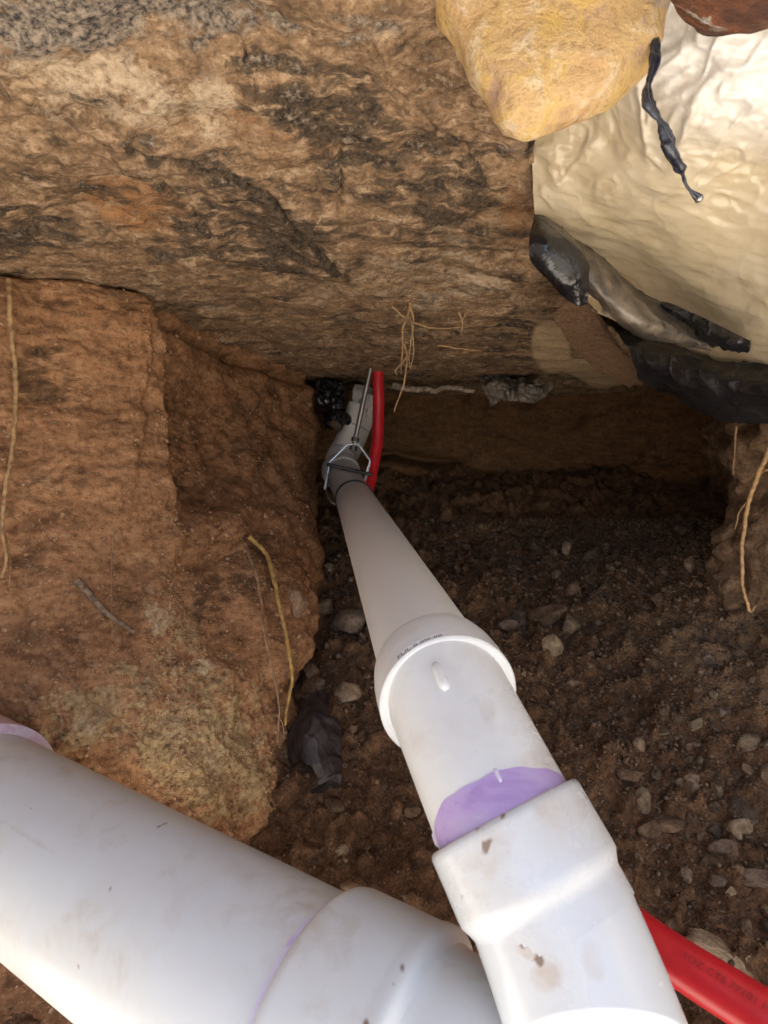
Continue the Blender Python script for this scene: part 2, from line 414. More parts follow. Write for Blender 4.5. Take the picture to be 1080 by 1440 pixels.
# ------------------------------------------------------------------ the setting
# ceiling: rough underside of the footing, sinking towards the far end
xs = (-700, -350, -80, 60, 200, 330, 450, 560, 650)
rows_y = (-260, -120, 30, 150, 260, 350, 425, 480, 520, 552, 580)
rows_d = (.42, .49, .58, .68, .81, .97, 1.2, 1.5, 1.85, 2.3, 3.1)
edge = {-260: 700, -120: 715, 30: 735, 150: 748, 260: 752, 350: 762, 425: 800, 480: 860, 520: 890, 552: 930, 580: 960}
ctrl = [[Vector((x, -.040, .41)) for x in np.linspace(-1.3, .42, len(xs) + 3)],  # front edge out of view, set to cut the sun on the pipe
        [Vector((x, .15, .395)) for x in np.linspace(-1.15, .40, len(xs) + 3)]]
for y, d in zip(rows_y, rows_d):
    r = []
    for x in xs:
        dd = d * (1 + .10 * (x - 400) / 1100 * (1 if x < 400 else .3))
        yy = y - .02 * (400 - x) * (1 if y > 300 else .3)
        r.append(V(x if y < 470 else x + (y - 470) * 1.2, yy, dd))
    e = edge[y]; r += [V(e, y, d * .985), V(e + 6, y - 4, d * 1.03), V(e + 8, y - 10, d * 1.22)]
    ctrl.append(r)
P = patch(np.array(ctrl), 330, 400)
px, py, pd = proj(P); N = normals(P, (0, 0, -1))
Sx = P * np.array([3.2, 8, 6])
disp = .022 * fbm(P, 3.2, 3) + .011 * fbm(P, (7, 15, 12), 4) + .005 * fbm(P, (26, 60, 50), 3, off=3)
tn = fbm(P, (6, 13, 10), 4, off=9) * 5 + .3 * fbm(P, 40, 2, off=2)       # flaked layers
disp = disp + .003 * crumple(P * np.array([1, 1.8, 1.5]), 11, 7, 8) - .004 * sstep(.2, .5, fbm(P, (34, 60, 50), 3, off=41)) + .009 * (np.floor(tn) + sstep(.72, 1, tn - np.floor(tn))) / 2
cr1 = polydist(px + 6 * fbm(P, 20, 2), py + 6 * fbm(P, 20, 2, off=5), [(180, 200), (250, 222), (330, 245), (390, 280), (425, 320), (450, 350), (490, 388)])
disp = disp - .012 * (1 - sstep(0, 5, cr1)) + .008 * (1 - sstep(4, 40, cr1)) * (py > 0)
for q_ in ([(20, 150), (120, 190), (230, 260), (300, 330)], [(520, 60), (560, 130), (640, 200), (700, 280)], [(60, 300), (180, 335), (330, 395), (470, 430)], [(330, 60), (360, 140), (430, 190)]):
    cq = polydist(px + 14 * fbm(P, 12, 3, off=q_[0][0]), py + 14 * fbm(P, 12, 3, off=q_[0][1]), q_); disp = disp - .006 * (1 - sstep(0, 4, cq)) + .005 * (1 - sstep(2, 26, cq))
cr2 = polydist(px, py, [(478, 215), (480, 250), (476, 290)])
disp = disp - .008 * (1 - sstep(0, 4, cr2))
crk = .7 * (1 - sstep(2, 8, cr1))  # crack shade put into the dark colour too, for contrast
disp = disp * sstep(-.03, .2, P[..., 1])
edgew = np.ones(400); edgew[-70:] = np.linspace(1, .35, 70)
P = P + N * (disp * edgew)[..., None]
nz = fbm(P, (9, 18, 14), 4, off=31); nz2 = fbm(P, (22, 46, 36), 3, off=12)
nzs = fbm(P @ np.array([[.94, -.34, 0], [.34, .94, 0], [0, 0, 1.]]), (8, 30, 20), 4, .6, off=61)
bd = .30 * blob(px, py, 300, 300, 200, 90, .3) + .42 * blob(px, py, 420, 330, 110, 70, .4) + .36 * blob(px, py, 560, 230, 170, 80, .2) + .3 * blob(px, py, 650, 330, 120, 60) \
     + .3 * blob(px, py, 420, 130, 150, 50, .2) + .35 * blob(px, py, 20, 320, 110, 30, .2) + .5 * blob(px, py, 735, 185, 40, 30) + .4 * blob(px, py, 480, 545, 60, 25) + .3 * blob(px, py, 720, 470, 60, 40)
dark = np.clip(.20 + bd + .75 * nz + .55 * nz2 + .75 * nzs + .8 * crk, 0, 1) * .95
pale = np.clip(.55 * blob(px, py, 120, 120, 180, 50, .1) + .6 * blob(px, py, 300, 150, 40, 60) + .3 * blob(px, py, 600, 390, 180, 50) + .5 * nz2 + .35 * nz - .5 * nzs + .14, 0, 1)  # includes a hazy brightness at top left painted into the colour
rust = np.clip(.7 * blob(px, py, 190, 290, 120, 50, .3) + .6 * blob(px, py, 730, 310, 40, 60) + .45 * blob(px, py, 400, 200, 150, 40, .3) + .5 * nz, 0, 1) * .9
grey = np.clip(.7 * blob(px, py, 200, 40, 220, 56) + .6 * blob(px, py, 60, 30, 160, 70) + .6 * blob(px, py, 480, 40, 120, 30) + .7 * nz2 + .6 * nz, 0, 1)
smooth = np.clip(np.maximum(blob(px, py, 775, 490, 32, 48, -.15), blob(px, py, 830, 525, 60, 20, .3)) * 1.2, 0, 1)
o = grid_mesh('tunnel_ceiling', P, M['ceiling'], attrs=dict(dark=dark, pale=pale, rust=rust, grey=grey, smooth=smooth))
structure(o, 'rough dirt-stained concrete underside sloping down over the tunnel')

# left wall: clay bank facing the mouth, turning into the tunnel behind a cracked ridge
rowsL = [
 [(-650,160,.72),(-220,260,.92),(0,300,1.05),(120,320,1.10),(222,345,1.16),(250,360,1.27),(340,420,1.52),(445,470,2.1),(452,480,2.8)],
 [(-650,420,.72),(-220,440,.92),(0,460,1.04),(120,470,1.08),(232,480,1.15),(252,490,1.26),(345,540,1.5),(448,575,1.98),(450,575,2.7)],
 [(-650,680,.70),(-220,680,.90),(0,660,1.00),(120,660,1.05),(236,650,1.13),(254,650,1.22),(345,660,1.42),(446,690,1.85),(446,700,2.6)],
 [(-650,900,.69),(-220,880,.88),(0,850,.97),(120,850,1.0),(236,845,1.08),(262,840,1.12),(350,840,1.25),(430,850,1.46),(424,860,2.0)],
 [(-650,1150,.68),(-220,1080,.86),(0,1030,.94),(120,1030,.96),(220,1020,1.0),(270,1020,1.02),(345,1020,1.09),(406,1010,1.26),(396,1010,1.8)],
 [(-650,1420,.66),(-220,1300,.84),(0,1230,.90),(120,1220,.91),(220,1210,.93),(270,1200,.94),(332,1190,1.01),(388,1165,1.16),(372,1150,1.7)],
 [(-650,1750,.62),(-220,1560,.76),(0,1450,.80),(120,1430,.81),(220,1420,.82),(270,1400,.84),(330,1370,.90),(372,1330,1.04),(350,1300,1.5)],
 [(-650,2200,.55),(-220,1950,.66),(0,1760,.7),(120,1720,.71),(220,1700,.72),(270,1690,.73),(330,1660,.76),(350,1600,.82),(330,1500,1.2)]]
P = patch(pixgrid(rowsL), 360, 330); px, py, pd = proj(P); N = normals(P)
jx = 16 * fbm(P, 14, 4)
crack = np.interp(py, [300, 430, 480, 520, 560, 600, 650, 720, 800], [206, 212, 236, 248, 238, 242, 240, 250, 262]) + jx
crack2 = np.interp(py, [380, 440, 500, 560, 620, 660, 700, 760], [204, 210, 214, 200, 205, 190, 182, 178]) + jx
disp = .03 * fbm(P, 3.0, 3) + .014 * fbm(P, 9, 4) + .005 * fbm(P, (28, 28, 60), 3, off=3)
lay = fbm(P, (7, 7, 12), 3, off=21) * 4
disp = disp + .004 * (np.floor(lay) + sstep(.7, 1, lay - np.floor(lay)))
fade = 1 - sstep(640, 800, py)
disp = disp - .022 * sstep(-1, 4, px - crack) * fade - .012 * (1 - sstep(0, 4, np.abs(px - crack))) * fade
disp = disp + .010 * sstep(-3, 1, crack2 - px) * (1 - sstep(620, 760, py))
low = sstep(820, 960, py + .25 * (px - 200))
disp = disp + low * (.016 * fbm(P, 20, 4, off=8) + .004 * crumple(P, 26, 6, 3))
pit = fbm(P, (42, 42, 70), 3, off=14); disp = disp - .007 * sstep(.18, .5, pit) + .004 * crumple(P, 13, 7, 5)
# slab of clay standing proud in the lower right of the bank
disp = disp + .035 * blob(px, py, 385, 850, 60, 110, -.2) * (px > 150) + sstep(250, 380, px) * (.034 * fbm(P, 7, 4, off=77) + .020 * crumple(P, 8, 6, 31)) - .045 * blob(px, py, 305, 610, 60, 120, .1) + .03 * blob(px, py, 300, 745, 70, 40, -.3)
disp = disp - .03 * np.exp(-((py - np.interp(px, [-300, 0, 120, 200, 260, 440], [372, 380, 390, 402, 462, 535])) / 7) ** 2)
P = P + N * disp[..., None]
nz = fbm(P, (9, 9, 16), 4, off=31); nz2 = fbm(P, (30, 30, 45), 3, off=12)
yellow = .85 * np.clip(.6 * blob(px, py, 255, 1010, 170, 130, .2) + .65 * blob(px, py, 300, 1080, 130, 90, .5) + .55 * blob(px, py, 90, 1010, 90, 60) + .5 * blob(px, py, 250, 860, 60, 60) + .5 * nz + .3 * nz2 - .02, 0, 1)
dk = np.clip(.5 * blob(px, py, 60, 530, 70, 60) + .25 * blob(px, py, 300, 620, 80, 90) + .3 * blob(px, py, 330, 820, 90, 110) + .3 * blob(px, py, 50, 680, 90, 40) + .3 * blob(px, py, 120, 420, 150, 30) + .6 * nz + .25 * nz2 + .1, 0, 1)  # includes painted shade under the ceiling edge and right of the ridge
pale = np.clip(.7 * blob(px, py, 225, 870, 32, 28) + .55 * blob(px, py, 120, 1020, 35, 18, -.4) + .55 * blob(px, py, 290, 930, 40, 25, -.3) + .4 * blob(px, py, 310, 1050, 70, 60) + .5 * nz2 - .05, 0, 1)
o = grid_mesh('tunnel_wall_left', P, M['wall'], attrs=dict(yellow=yellow, dark=dk, pale=pale)); structure(o, 'cracked brown clay bank beside the pipes')
PW = P

# floor of the tunnel and of the pit, the pit part whitened to bounce sunlight
gx = np.concatenate([np.linspace(-1.15, -.45, 18)[:-1], np.linspace(-.45, .95, 260), np.linspace(.95, 1.4, 14)[1:]])
gy = np.concatenate([np.linspace(-2.45, .35, 50)[:-1], np.linspace(.35, 2.6, 380)])
X, Y = np.meshgrid(gx, gy)
def floor_z(X, Y):
    z = np.interp(Y, [-3, .3, .5, .71, .83, .99, 1.17, 1.355, 1.6, 1.865, 2.18, 2.6], [-.8, -.79, -.785, -.77, -.735, -.675, -.605, -.53, -.45, -.374, -.29, -.2])
    z = z + .28 * sstep(.45, 1.0, X) * sstep(.5, 1.15, Y) * (1 - .8 * sstep(1.4, 1.8, Y)) - .05 * np.exp(-((X - .45) / .25) ** 2 - ((Y - 1.85) / .15) ** 2)
    z = z + .035 * sstep(2.0, 2.4, Y)
    return z + .05 * sstep(-.1, -.5, X) * sstep(.6, 1.0, Y)
P = np.stack([X, Y, floor_z(X, Y)], -1)
wf = sstep(.2, .6, Y)
lump = fbm(P, 26, 3, off=5)
P[..., 2] += wf * (.035 * fbm(P, 4, 3) + .018 * fbm(P, 11, 3, off=2) + .018 * sstep(.0, .35, lump) + .012 * sstep(.12, .3, fbm(P, 15, 2, off=55)) + .009 * fbm(P, 46, 3, off=7) + .005 * crumple(P, 40, 5, 9))
px, py, pd = proj(P)
tan = np.clip(.7 * blob(px, py, 1040, 930, 110, 90) + .4 * blob(px, py, 930, 900, 120, 60) + .4 * fbm(P, 8, 3), 0, 1)
o = grid_mesh('ground', P, M['floor'], attrs=dict(tan=tan, sand=1 - sstep(.35, .62, P[..., 1] + .05 * fbm(P, 9, 3)))); structure(o, 'dark loose dirt floor of the tunnel')
PF = P

def wall_from_plan(name, plan, z0, z1, nz_, nl, mat, amp=1.0, lean=0.0):
    pl = cr(np.array(plan, float), nl); zz = np.linspace(z0, z1, nz_)
    P = np.stack([np.broadcast_to(pl[:, 0], (nz_, nl)), np.broadcast_to(pl[:, 1], (nz_, nl)), np.broadcast_to(zz[:, None], (nz_, nl))], -1).copy()
    N = normals(P, (.2, .6, -.2))
    d = amp * (.05 * fbm(P, 3, 3) + .02 * fbm(P, 9, 4) + .007 * fbm(P, 30, 3)) + lean * (P[..., 2:3][..., 0] * -1)
    return P, N, d
# back wall
P, N, d = wall_from_plan('b', [(-.8, 2.2), (-.45, 2.3), (-.1, 2.36), (.3, 2.38), (.7, 2.3), (1.0, 2.15), (1.25, 2.0)], -.55, .34, 150, 330, None, 1.5)
px, py, pd = proj(P)
gl = np.interp(px, [400, 540, 560, 600, 660, 720, 1100], [636, 634, 632, 642, 646, 660, 700]) + 5 * fbm(P, 14, 2)
d = d - .05 * np.exp(-((py - gl - 5) / 6) ** 2) * sstep(500, 545, px) * (1 - sstep(620, 680, px))
d = d + .05 * sstep(0, 14, py - gl - 8) * (1 - sstep(700, 800, px)) + .006 * sstep(.1, .4, fbm(P, (14, 14, 30), 3, off=6))
P = P + N * d[..., None]
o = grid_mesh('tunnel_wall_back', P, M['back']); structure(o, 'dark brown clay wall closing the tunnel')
# right wall with the broken bank
P, N, d = wall_from_plan('r', [(1.38, -.1), (1.25, .4), (1.03, .85), (.84, 1.12), (.75, 1.29), (.80, 1.44), (.98, 1.6), (1.05, 1.9), (1.1, 2.3)], -.85, .36, 200, 300, None, 1.4)
d = d + .04 * sstep(.0, .35, fbm(P, 7, 4, off=6)) + .010 * fbm(P, 22, 4, off=16) + .005 * fbm(P, 40, 2, ridged=True) - .10 * sstep(-.1, .3, P[..., 2])
P = P + N * d[..., None]
z0 = np.zeros(P.shape[:2])
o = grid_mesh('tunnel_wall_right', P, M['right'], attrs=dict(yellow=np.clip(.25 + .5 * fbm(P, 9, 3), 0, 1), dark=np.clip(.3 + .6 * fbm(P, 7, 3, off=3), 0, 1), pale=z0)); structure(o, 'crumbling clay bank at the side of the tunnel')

# the open pit at the mouth, the ground round it and the slab over the tunnel
GX0, GX1, GY0, GY1, GZ = -1.15, 1.4, -2.4, 4.0, .5
v = [(GX0, GY0, -.85), (GX1, GY0, -.85), (GX1, GY1, -.85), (GX0, GY1, -.85), (GX0, GY0, GZ), (GX1, GY0, GZ), (GX1, GY1, GZ), (GX0, GY1, GZ)]
structure(mk('pit_wall', v, [(0, 1, 5, 4), (1, 2, 6, 5), (2, 3, 7, 6), (3, 0, 4, 7)], M['pit'], smooth=False), 'earth sides of the open pit, made pale to bounce light')
B = 150
v = [(GX0, GY0, GZ), (GX1, GY0, GZ), (GX1, GY1, GZ), (GX0, GY1, GZ), (-B, -B, GZ), (B, -B, GZ), (B, B, GZ), (-B, B, GZ)]
structure(mk('terrain', v, [(0, 4, 5, 1), (1, 5, 6, 2), (2, 6, 7, 3), (3, 7, 4, 0)], M['pit'], smooth=False), 'bare ground round the pit')
SLAB_Y = -.022  # slab out of view, added to stop sky light leaking in
v, f = box_geo((-3, SLAB_Y, .43), (3, 5, .62))
structure(mk('floor_slab', v, f, M['slab'], smooth=False), 'unseen concrete slab added over the tunnel to keep sky light out')

# ------------------------------------------------------------------ drain pipe
S = .88
A0 = W(632, 985, .6 * S); A1 = W(498, 701, 2.0 * S)
C0 = W(710, 1152, .514 * S); C1 = W(757, 1245, .49 * S); C2 = W(820, 1400, .457 * S)
R4 = .0572 * S
drain = thing('drain_pipe', 'white plastic drain pipe run with elbow, wye and large branch crossing the tunnel', 'pipe', (0.1, .5, -.6))
def unit(a): a = np.asarray(a, float); return a / np.linalg.norm(a)
def plen(a, b): return float(np.linalg.norm(np.asarray(b) - np.asarray(a)))
def spots(v, items):
    px, py, pd = proj(v); s = np.zeros(len(v))
    for cx, cy, rx, ry, a, k in items: s = np.maximum(s, k * blob(px, py, cx, cy, rx, ry, a))
    return s
def pipe_part(name, geo, mat, parent=drain, stain=(), mud=(), auto=True):
    v, f = geo; v = np.asarray(v)
    o = mk(name, v, f, mat, parent, attrs=dict(stain=spots(v, stain), mud=spots(v, mud)))
    return autosmooth(o, 40) if auto else o
LA = plen(A0, A1)
geo = lathe_geo(A0, A1, [(t, R4) for t in np.linspace(-.01, LA, 60)])
pA = pipe_part('pipe', geo, M['pvc_clean'])
pA['label'] = 'long white pipe running back into the tunnel'
# elbow hub round the near end of the long pipe, ring facing the mouth
dB = unit(C0 - A0); hubax = unit(unit(A1 - A0) - dB * .35)
H0 = A0; H1 = A0 + hubax * .06 * S
RH = R4 * 1.155
hub = pipe_part('elbow_hub', lathe_geo(H0, H1, [(0, R4 * .98), (0, RH * .975), (.0015, RH), (.022, RH), (.036, RH * .985), (.05, RH * .95), (.058, R4 * .99)]), M['pvc'])
# body of the elbow between the ring and the wye
LB = plen(A0, C0)
geo = lathe_geo(A0 - dB * .03, C0 + dB * .02, [(t, R4 * 1.01) for t in np.linspace(0, LB + .05, 40)])
elb = pipe_part('elbow_body', geo, M['pvc'], stain=[(685, 998, 14, 22, -.3, .75), (690, 1120, 60, 25, -.4, .45), (760, 1070, 50, 30, -.4, .5)], mud=())
def on_cyl(p0, ax, r, t, th, ref):
    a = unit(np.cross(ax, ref)); b = np.cross(ax, a)
    return p0 + ax * t + r * (math.cos(th) * a + math.sin(th) * b)
def cam_theta(p0, ax, target):                       # angle on the cylinder that faces a pixel
    a = unit(np.cross(ax, (0, 0, 1.0))); b = np.cross(ax, a)
    best = min(np.linspace(0, 2 * math.pi, 720), key=lambda th: (lambda q: (q[0] - target[0]) ** 2 + (q[1] - target[1]) ** 2 + (0 if np.dot(math.cos(th) * a + math.sin(th) * b, -p0) > 0 else 1e9))(proj(p0 + R4 * (math.cos(th) * a + math.sin(th) * b))))
    return best
# moulding rib just under the ring
def rib(name, p_from, p_to, rad, parent, mat):
    pts = [p_from + (p_to - p_from) * t for t in np.linspace(0, 1, 8)]
    return mk(name, *tube_geo(pts, rad * np.array([.6, .9, 1, 1, 1, 1, .9, .5]), 12), mat, parent)
th = cam_theta(A0 + dB * .006, dB, (603, 915))
rib('moulding_rib', on_cyl(A0, dB, R4 * 1.01, -.004, th, (0, 0, 1.)), on_cyl(A0, dB, R4 * 1.01, .021, th, (0, 0, 1.)), .0044, elb, M['pvc'])
# wye hub and body
LC = plen(C0, C1); axC = unit(C1 - C0)
RHC = R4 * 1.16
geo = lathe_geo(C0 - axC * .002, C1, [(0, R4 * .99), (0, RHC * .95), (.001, RHC * .98), (.004, RHC), (.02, RHC), (LC - .002, RHC * 1.005), (LC + .003, RHC), (LC + .008, RHC * .955), (LC + .012, R4 * 1.075), (LC + .03, R4 * 1.07)])
wh = pipe_part('wye_hub', geo, M['pvc_wye'], stain=[(790, 1140, 50, 40, 0, .45), (700, 1170, 60, 30, -.4, .35), (660, 1210, 30, 20, 0, .3)], mud=[(674, 1164, 5, 14, -.5, .95), (684, 1185, 13, 8, -.3, 1.0), (682, 1198, 6, 8, 0, .9), (706, 1149, 6, 6, 0, 1.1), (652, 1262, 4, 4, 0, .9)])
C3 = C2 + (C2 - C1) * .75 + np.array([.0, -.012, -.012])
pts = cr(np.array([C1 - axC * .02, C1 + axC * .01, C2, C3]), 90)
wb = pipe_part('wye_body', tube_geo(pts, R4 * 1.07, 96, False), M['pvc_wye'], stain=[(768, 1375, 30, 26, 0, .8), (745, 1335, 24, 18, .5, .9), (800, 1300, 50, 30, -.4, .55), (835, 1350, 20, 40, -.3, .5), (700, 1300, 20, 14, 0, .5)], mud=[(758, 1350, 11, 8, .7, 1.0), (755, 1292, 6, 6, 0, .9), (793, 1280, 7, 7, 0, .8), (737, 1330, 7, 5, .4, .9)])
# purple primer: a crescent on the elbow body above the wye hub
def band(name, p0, ax, r, th0, th1, lo, hi, mat, parent, n=60):
    a = unit(np.cross(ax, (0, 0, 1.0))); b = np.cross(ax, a); vs = []; fs = []
    for i in range(n + 1):
        u = i / n; th = th0 + (th1 - th0) * u
        for j in range(7):
            t = lo(u) + (hi(u) - lo(u)) * j / 6
            vs.append(p0 + ax * t + r * (math.cos(th) * a + math.sin(th) * b))
    for i in range(n):
        for j in range(6): q = i * 7 + j; fs.append((q, q + 1, q + 8, q + 7))
    return mk(name, vs, fs, mat, parent)
def sweep(p0, ax, pa, pb, pm):
    a, b, m = cam_theta(p0, ax, pa), cam_theta(p0, ax, pb), cam_theta(p0, ax, pm)
    def un(x, ref):
        while x - ref > math.pi: x -= 2 * math.pi
        while x - ref < -math.pi: x += 2 * math.pi
        return x
    return un(a, m), un(b, m)
t0, t1 = sweep(C0, dB, (600, 1190), (815, 1090), (700, 1110))
wob = lambda u, k: .0014 * math.sin(u * 17 + k) + .0008 * math.sin(u * 41 + 2 * k)
pb = band('primer_band', C0, dB, R4 * 1.017, t0 - .1, t1 + .1, lambda u: -(.002 + .0125 * math.sin(min(1, u ** .75) * math.pi) ** .6 * (1 - .5 * u)) + wob(u, 1) * .5, lambda u: .03, M['primer'], elb)
pb['label'] = 'smear of purple primer above the wye hub'
for tx in ((622, 1165), (705, 1105)):
    th = cam_theta(C0 - dB * .014, dB, tx)
    rib('moulding_rib', on_cyl(C0, dB, R4 * 1.010, -.013, th, (0, 0, 1.)), on_cyl(C0, dB, R4 * 1.010, -.003, th, (0, 0, 1.)), .0018, elb, M['primer_pale'])

# large branch pipe along the bottom and its hub
RD = .091
D0 = W(33, 1180, .725); D1 = W(400, 1412, .525); dD = unit(D1 - D0); LD = plen(D0, D1)
DS = D0 - dD * .5
HT = LD * 1.085                                        # where its hub starts
geo = lathe_geo(DS, D1, [(t, RD) for t in np.linspace(0, .5 + HT + .02, 80)], 128)
br = pipe_part('branch_pipe', geo, M['pvc_blue'], stain=[(445, 1270, 60, 25, .5, .55), (90, 1085, 18, 12, .3, .55), (40, 1180, 70, 5, .55, .5), (340, 1230, 80, 20, .45, .3)], mud=[(228, 1160, 12, 3, -.4, .8), (155, 1250, 4, 5, 0, .8), (110, 1357, 4, 6, 0, .8)])
br['label'] = 'large white pipe running off past the clay bank'
hb0 = D0 + dD * HT
RHD = RD * 1.13
geo = lathe_geo(hb0, hb0 + dD, [(0, RD * .99), (0, RHD * .93), (.0015, RHD * .965), (.005, RHD * .99), (.010, RHD), (.05, RHD), (.076, RHD), (.080, RHD * 1.012), (.088, RHD * 1.012), (.092, RHD * .985), (.096, RHD * .92), (.102, RHD * .90), (.14, RHD * .90), (.5, RHD * .88)], 128)
bh = pipe_part('branch_hub', geo, M['pvc_blue'], stain=[(600, 1300, 60, 20, .4, .2), (640, 1370, 40, 20, .3, .35)], mud=[(517, 1437, 9, 8, 0, 1.0), (566, 1358, 3, 4, 0, .9), (432, 1372, 4, 6, 0, .7)])
t0, t1 = sweep(hb0, dD, (540, 1290), (330, 1560), (430, 1370))
band('primer_ring', hb0, dD, RD * 1.006, t0 - .3, t1 + .2, lambda u: -.0065 + wob(u, 3) * .6, lambda u: .004, M['primer_pale'], br)
cp0 = D0 - dD * .098                                    # coupling just past the edge of the frame
geo = lathe_geo(cp0, cp0 - dD, [(0, RD * .99), (0, RHD * .96), (.002, RHD), (.1, RHD), (.1, RD)], 96)
cpl = pipe_part('coupling', geo, M['primer_pink']); cpl['label'] = 'coupling rim tinted pink with primer'

# far end: collar, elbow and riser into the slab
dA = unit(A1 - A0)
geo = lathe_geo(A1 - dA * .03, A1 + dA, [(0, R4), (0, R4 * 1.06), (.004, R4 * 1.08), (.012, R4 * 1.08), (.015, R4 * .9)], 48)
pipe_part('rubber_ring', geo, M['rubber'])
E1 = W(480, 664, 1.90)
geo = lathe_geo(A1 - dA * .014, E1, [(0, R4 * .97), (plen(A1, E1) + .014, R4 * .97)], 48)
pipe_part('collar', geo, M['pvc_grey'])
geo = lathe_geo(E1 - unit(E1 - A1) * .012, E1 + unit(E1 - A1), [(0, R4 * .9), (0, R4 * 1.1), (.012, R4 * 1.14), (.03, R4 * 1.14), (.03, R4 * .8)], 48)
pipe_part('far_hub', geo, M['pvc_grey'])
ris = cr(np.array([W(479, 668, 1.90), W(478, 650, 1.97), W(489, 628, 2.01), W(500, 600, 2.02), W(511, 570, 2.02), W(516, 548, 2.0)]), 30)
def jag(u, th): return np.where(u > .80, 1 + 0 * th, 1.0) * (1 + .02 * np.sin(3 * th + 9 * u))
pipe_part('riser', tube_geo(ris[:24], R4 * .93, 40, False, jag), M['pvc_lit'])
top = ris[20:]
sh = tube_geo(top, R4 * .76, 20, False, lambda u, th: 1 + .25 * np.sin(2 * th + 1) + .15 * np.sin(5 * th + 8 * u))
o = pipe_part('broken_stub', sh, M['plaster']); o['label'] = 'jagged chalky white end of the riser'
for i in (8, 17):
    c, t = ris[i], unit(ris[i + 1] - ris[i])
    pipe_part('joint_line', lathe_geo(c, c + t, [(0, R4 * .90), (0, R4 * .955), (.005, R4 * .955), (.005, R4 * .90)], 40), M['pvc_grey'])

# printing on the long pipe, half hidden by the elbow hub
def text_on_cyl(txt, p0, ax, r, th_mid, t_base, size, mat, parent, name, along=False, squash=1.0, flip=1):
    cu = bpy.data.curves.new('txt', 'FONT'); cu.body = txt; cu.size = size; cu.align_x = 'CENTER'; cu.resolution_u = 2
    to = bpy.data.objects.new('txt', cu); COL.objects.link(to)
    dg = bpy.context.evaluated_depsgraph_get(); me = bpy.data.meshes.new_from_object(to.evaluated_get(dg))
    bm = bmesh.new(); bm.from_mesh(me)
    bmesh.ops.triangulate(bm, faces=bm.faces); bmesh.ops.subdivide_edges(bm, edges=bm.edges, cuts=1)
    a = unit(np.cross(ax, (0, 0, 1.0))); b = np.cross(ax, a); vs = []
    for q in bm.verts:
        x, y = q.co.x, q.co.y * squash
        if along: th, t = th_mid - flip * y / r, t_base + flip * x
        else: th, t = th_mid + flip * x / r, t_base + y
        vs.append(p0 + ax * t + r * (math.cos(th) * a + math.sin(th) * b))
    bm.verts.index_update(); fs = [[q.index for q in f.verts] for f in bm.faces]
    bm.free(); bpy.data.objects.remove(to); bpy.data.curves.remove(cu); bpy.data.meshes.remove(me)
    return mk(name, vs, fs, mat, parent)
th = cam_theta(H0 + hubax * .006, hubax, (588, 905))
text_on_cyl('FUL ıı ııııı ıııı', H0, hubax, RH * 1.004, th, .0025, .0085, M['greyink'], hub, 'printed_mark', flip=1)

# ------------------------------------------------------------------ red tube
tube = thing('red_tube', 'flexible red plastic tube running behind and below the drain pipe', 'tube', (0.3, .6, -.7))
tp = [W(1330, 1590, .40), W(1180, 1500, .455), W(1060, 1420, .50), W(905, 1318, .57), W(780, 1210, .68), W(680, 1060, .85), W(600, 920, 1.15), W(545, 790, 1.5), W(516, 712, 1.78), W(522, 668, 1.86), W(530, 625, 1.88), W(532, 580, 1.88), W(532, 545, 1.87), W(530, 490, 1.86)]
tpts = cr(np.array(tp), 220)
tr = .0205
mk('tube_wall', *tube_geo(tpts, np.linspace(tr, .0165, 220), 32), M['red'], tube)
i0 = int(219 * 2 / 13); p0 = tpts[i0]; axT = unit(tpts[i0 + 10] - tpts[i0 - 10])
th = cam_theta(p0, axT, tuple(np.array(proj(p0)[:2]) + np.array([12, -22])))
o = text_on_cyl('1OZ CTS 77101 H', p0, axT, tr * 1.012, th, 0.022, .0085, M['ink'], tube, 'printed_text', along=True, flip=-1)
o['label'] = 'faint dark lettering printed along the tube'

# ------------------------------------------------------------------ clevis hanger on a threaded rod
hang = thing('pipe_hanger', 'galvanised clevis hanger on a threaded rod holding the far pipe end', 'hanger', tuple(W(488, 655, 1.86)))
DH = 1.84
ra, rb = W(521, 518, DH), W(496, 634, DH)
rp = np.array([ra + (rb - ra) * t for t in np.linspace(0, 1, 160)])
rod = mk('threaded_rod', *tube_geo(rp, .0072 * (1 + .10 * np.sin(np.arange(160) * 1.57)), 12), M['steel'], hang)
axr = unit(rb - ra)
def hexnut(c, r, h): return lathe_geo(c - axr * h / 2, c + axr, [(0, .004), (0, r), (h, r), (h, .004)], 6)
for yy in (618, 630):
    mk('nut', *hexnut(ra + axr * plen(ra, W(521 - (yy - 518) * .215, yy, DH)), .0115, .012), M['darksteel'], rod, smooth=False)
def strap(pts, wdt, thk):
    q = np.array(pts); L = np.concatenate([[0], np.cumsum(np.linalg.norm(np.diff(q, axis=0), axis=1))]); u = np.linspace(0, L[-1], 40)
    pts = np.stack([np.interp(u, L, q[:, i]) for i in range(3)], -1); T, A, B_ = frames(pts); dep = unit(np.array([0.1, 1, 0]))
    vs, fs = [], []
    for p, t in zip(pts, T):
        s = unit(dep - t * (dep @ t)); n = np.cross(t, s)
        for a, b in ((-1, -1), (1, -1), (1, 1), (-1, 1)): vs.append(p + s * a * wdt / 2 + n * b * thk / 2)
    for i in range(39):
        for j in range(4): k = (j + 1) % 4; fs.append((i * 4 + j, i * 4 + k, (i + 1) * 4 + k, (i + 1) * 4 + j))
    return vs, fs
mk('yoke', *strap([W(457, 688, DH), W(461, 668, DH), W(464, 650, DH), W(489, 625, DH), W(505, 625, DH), W(521, 648, DH), W(513, 680, DH)], .012, .0045), M['steel'], hang, smooth=False)
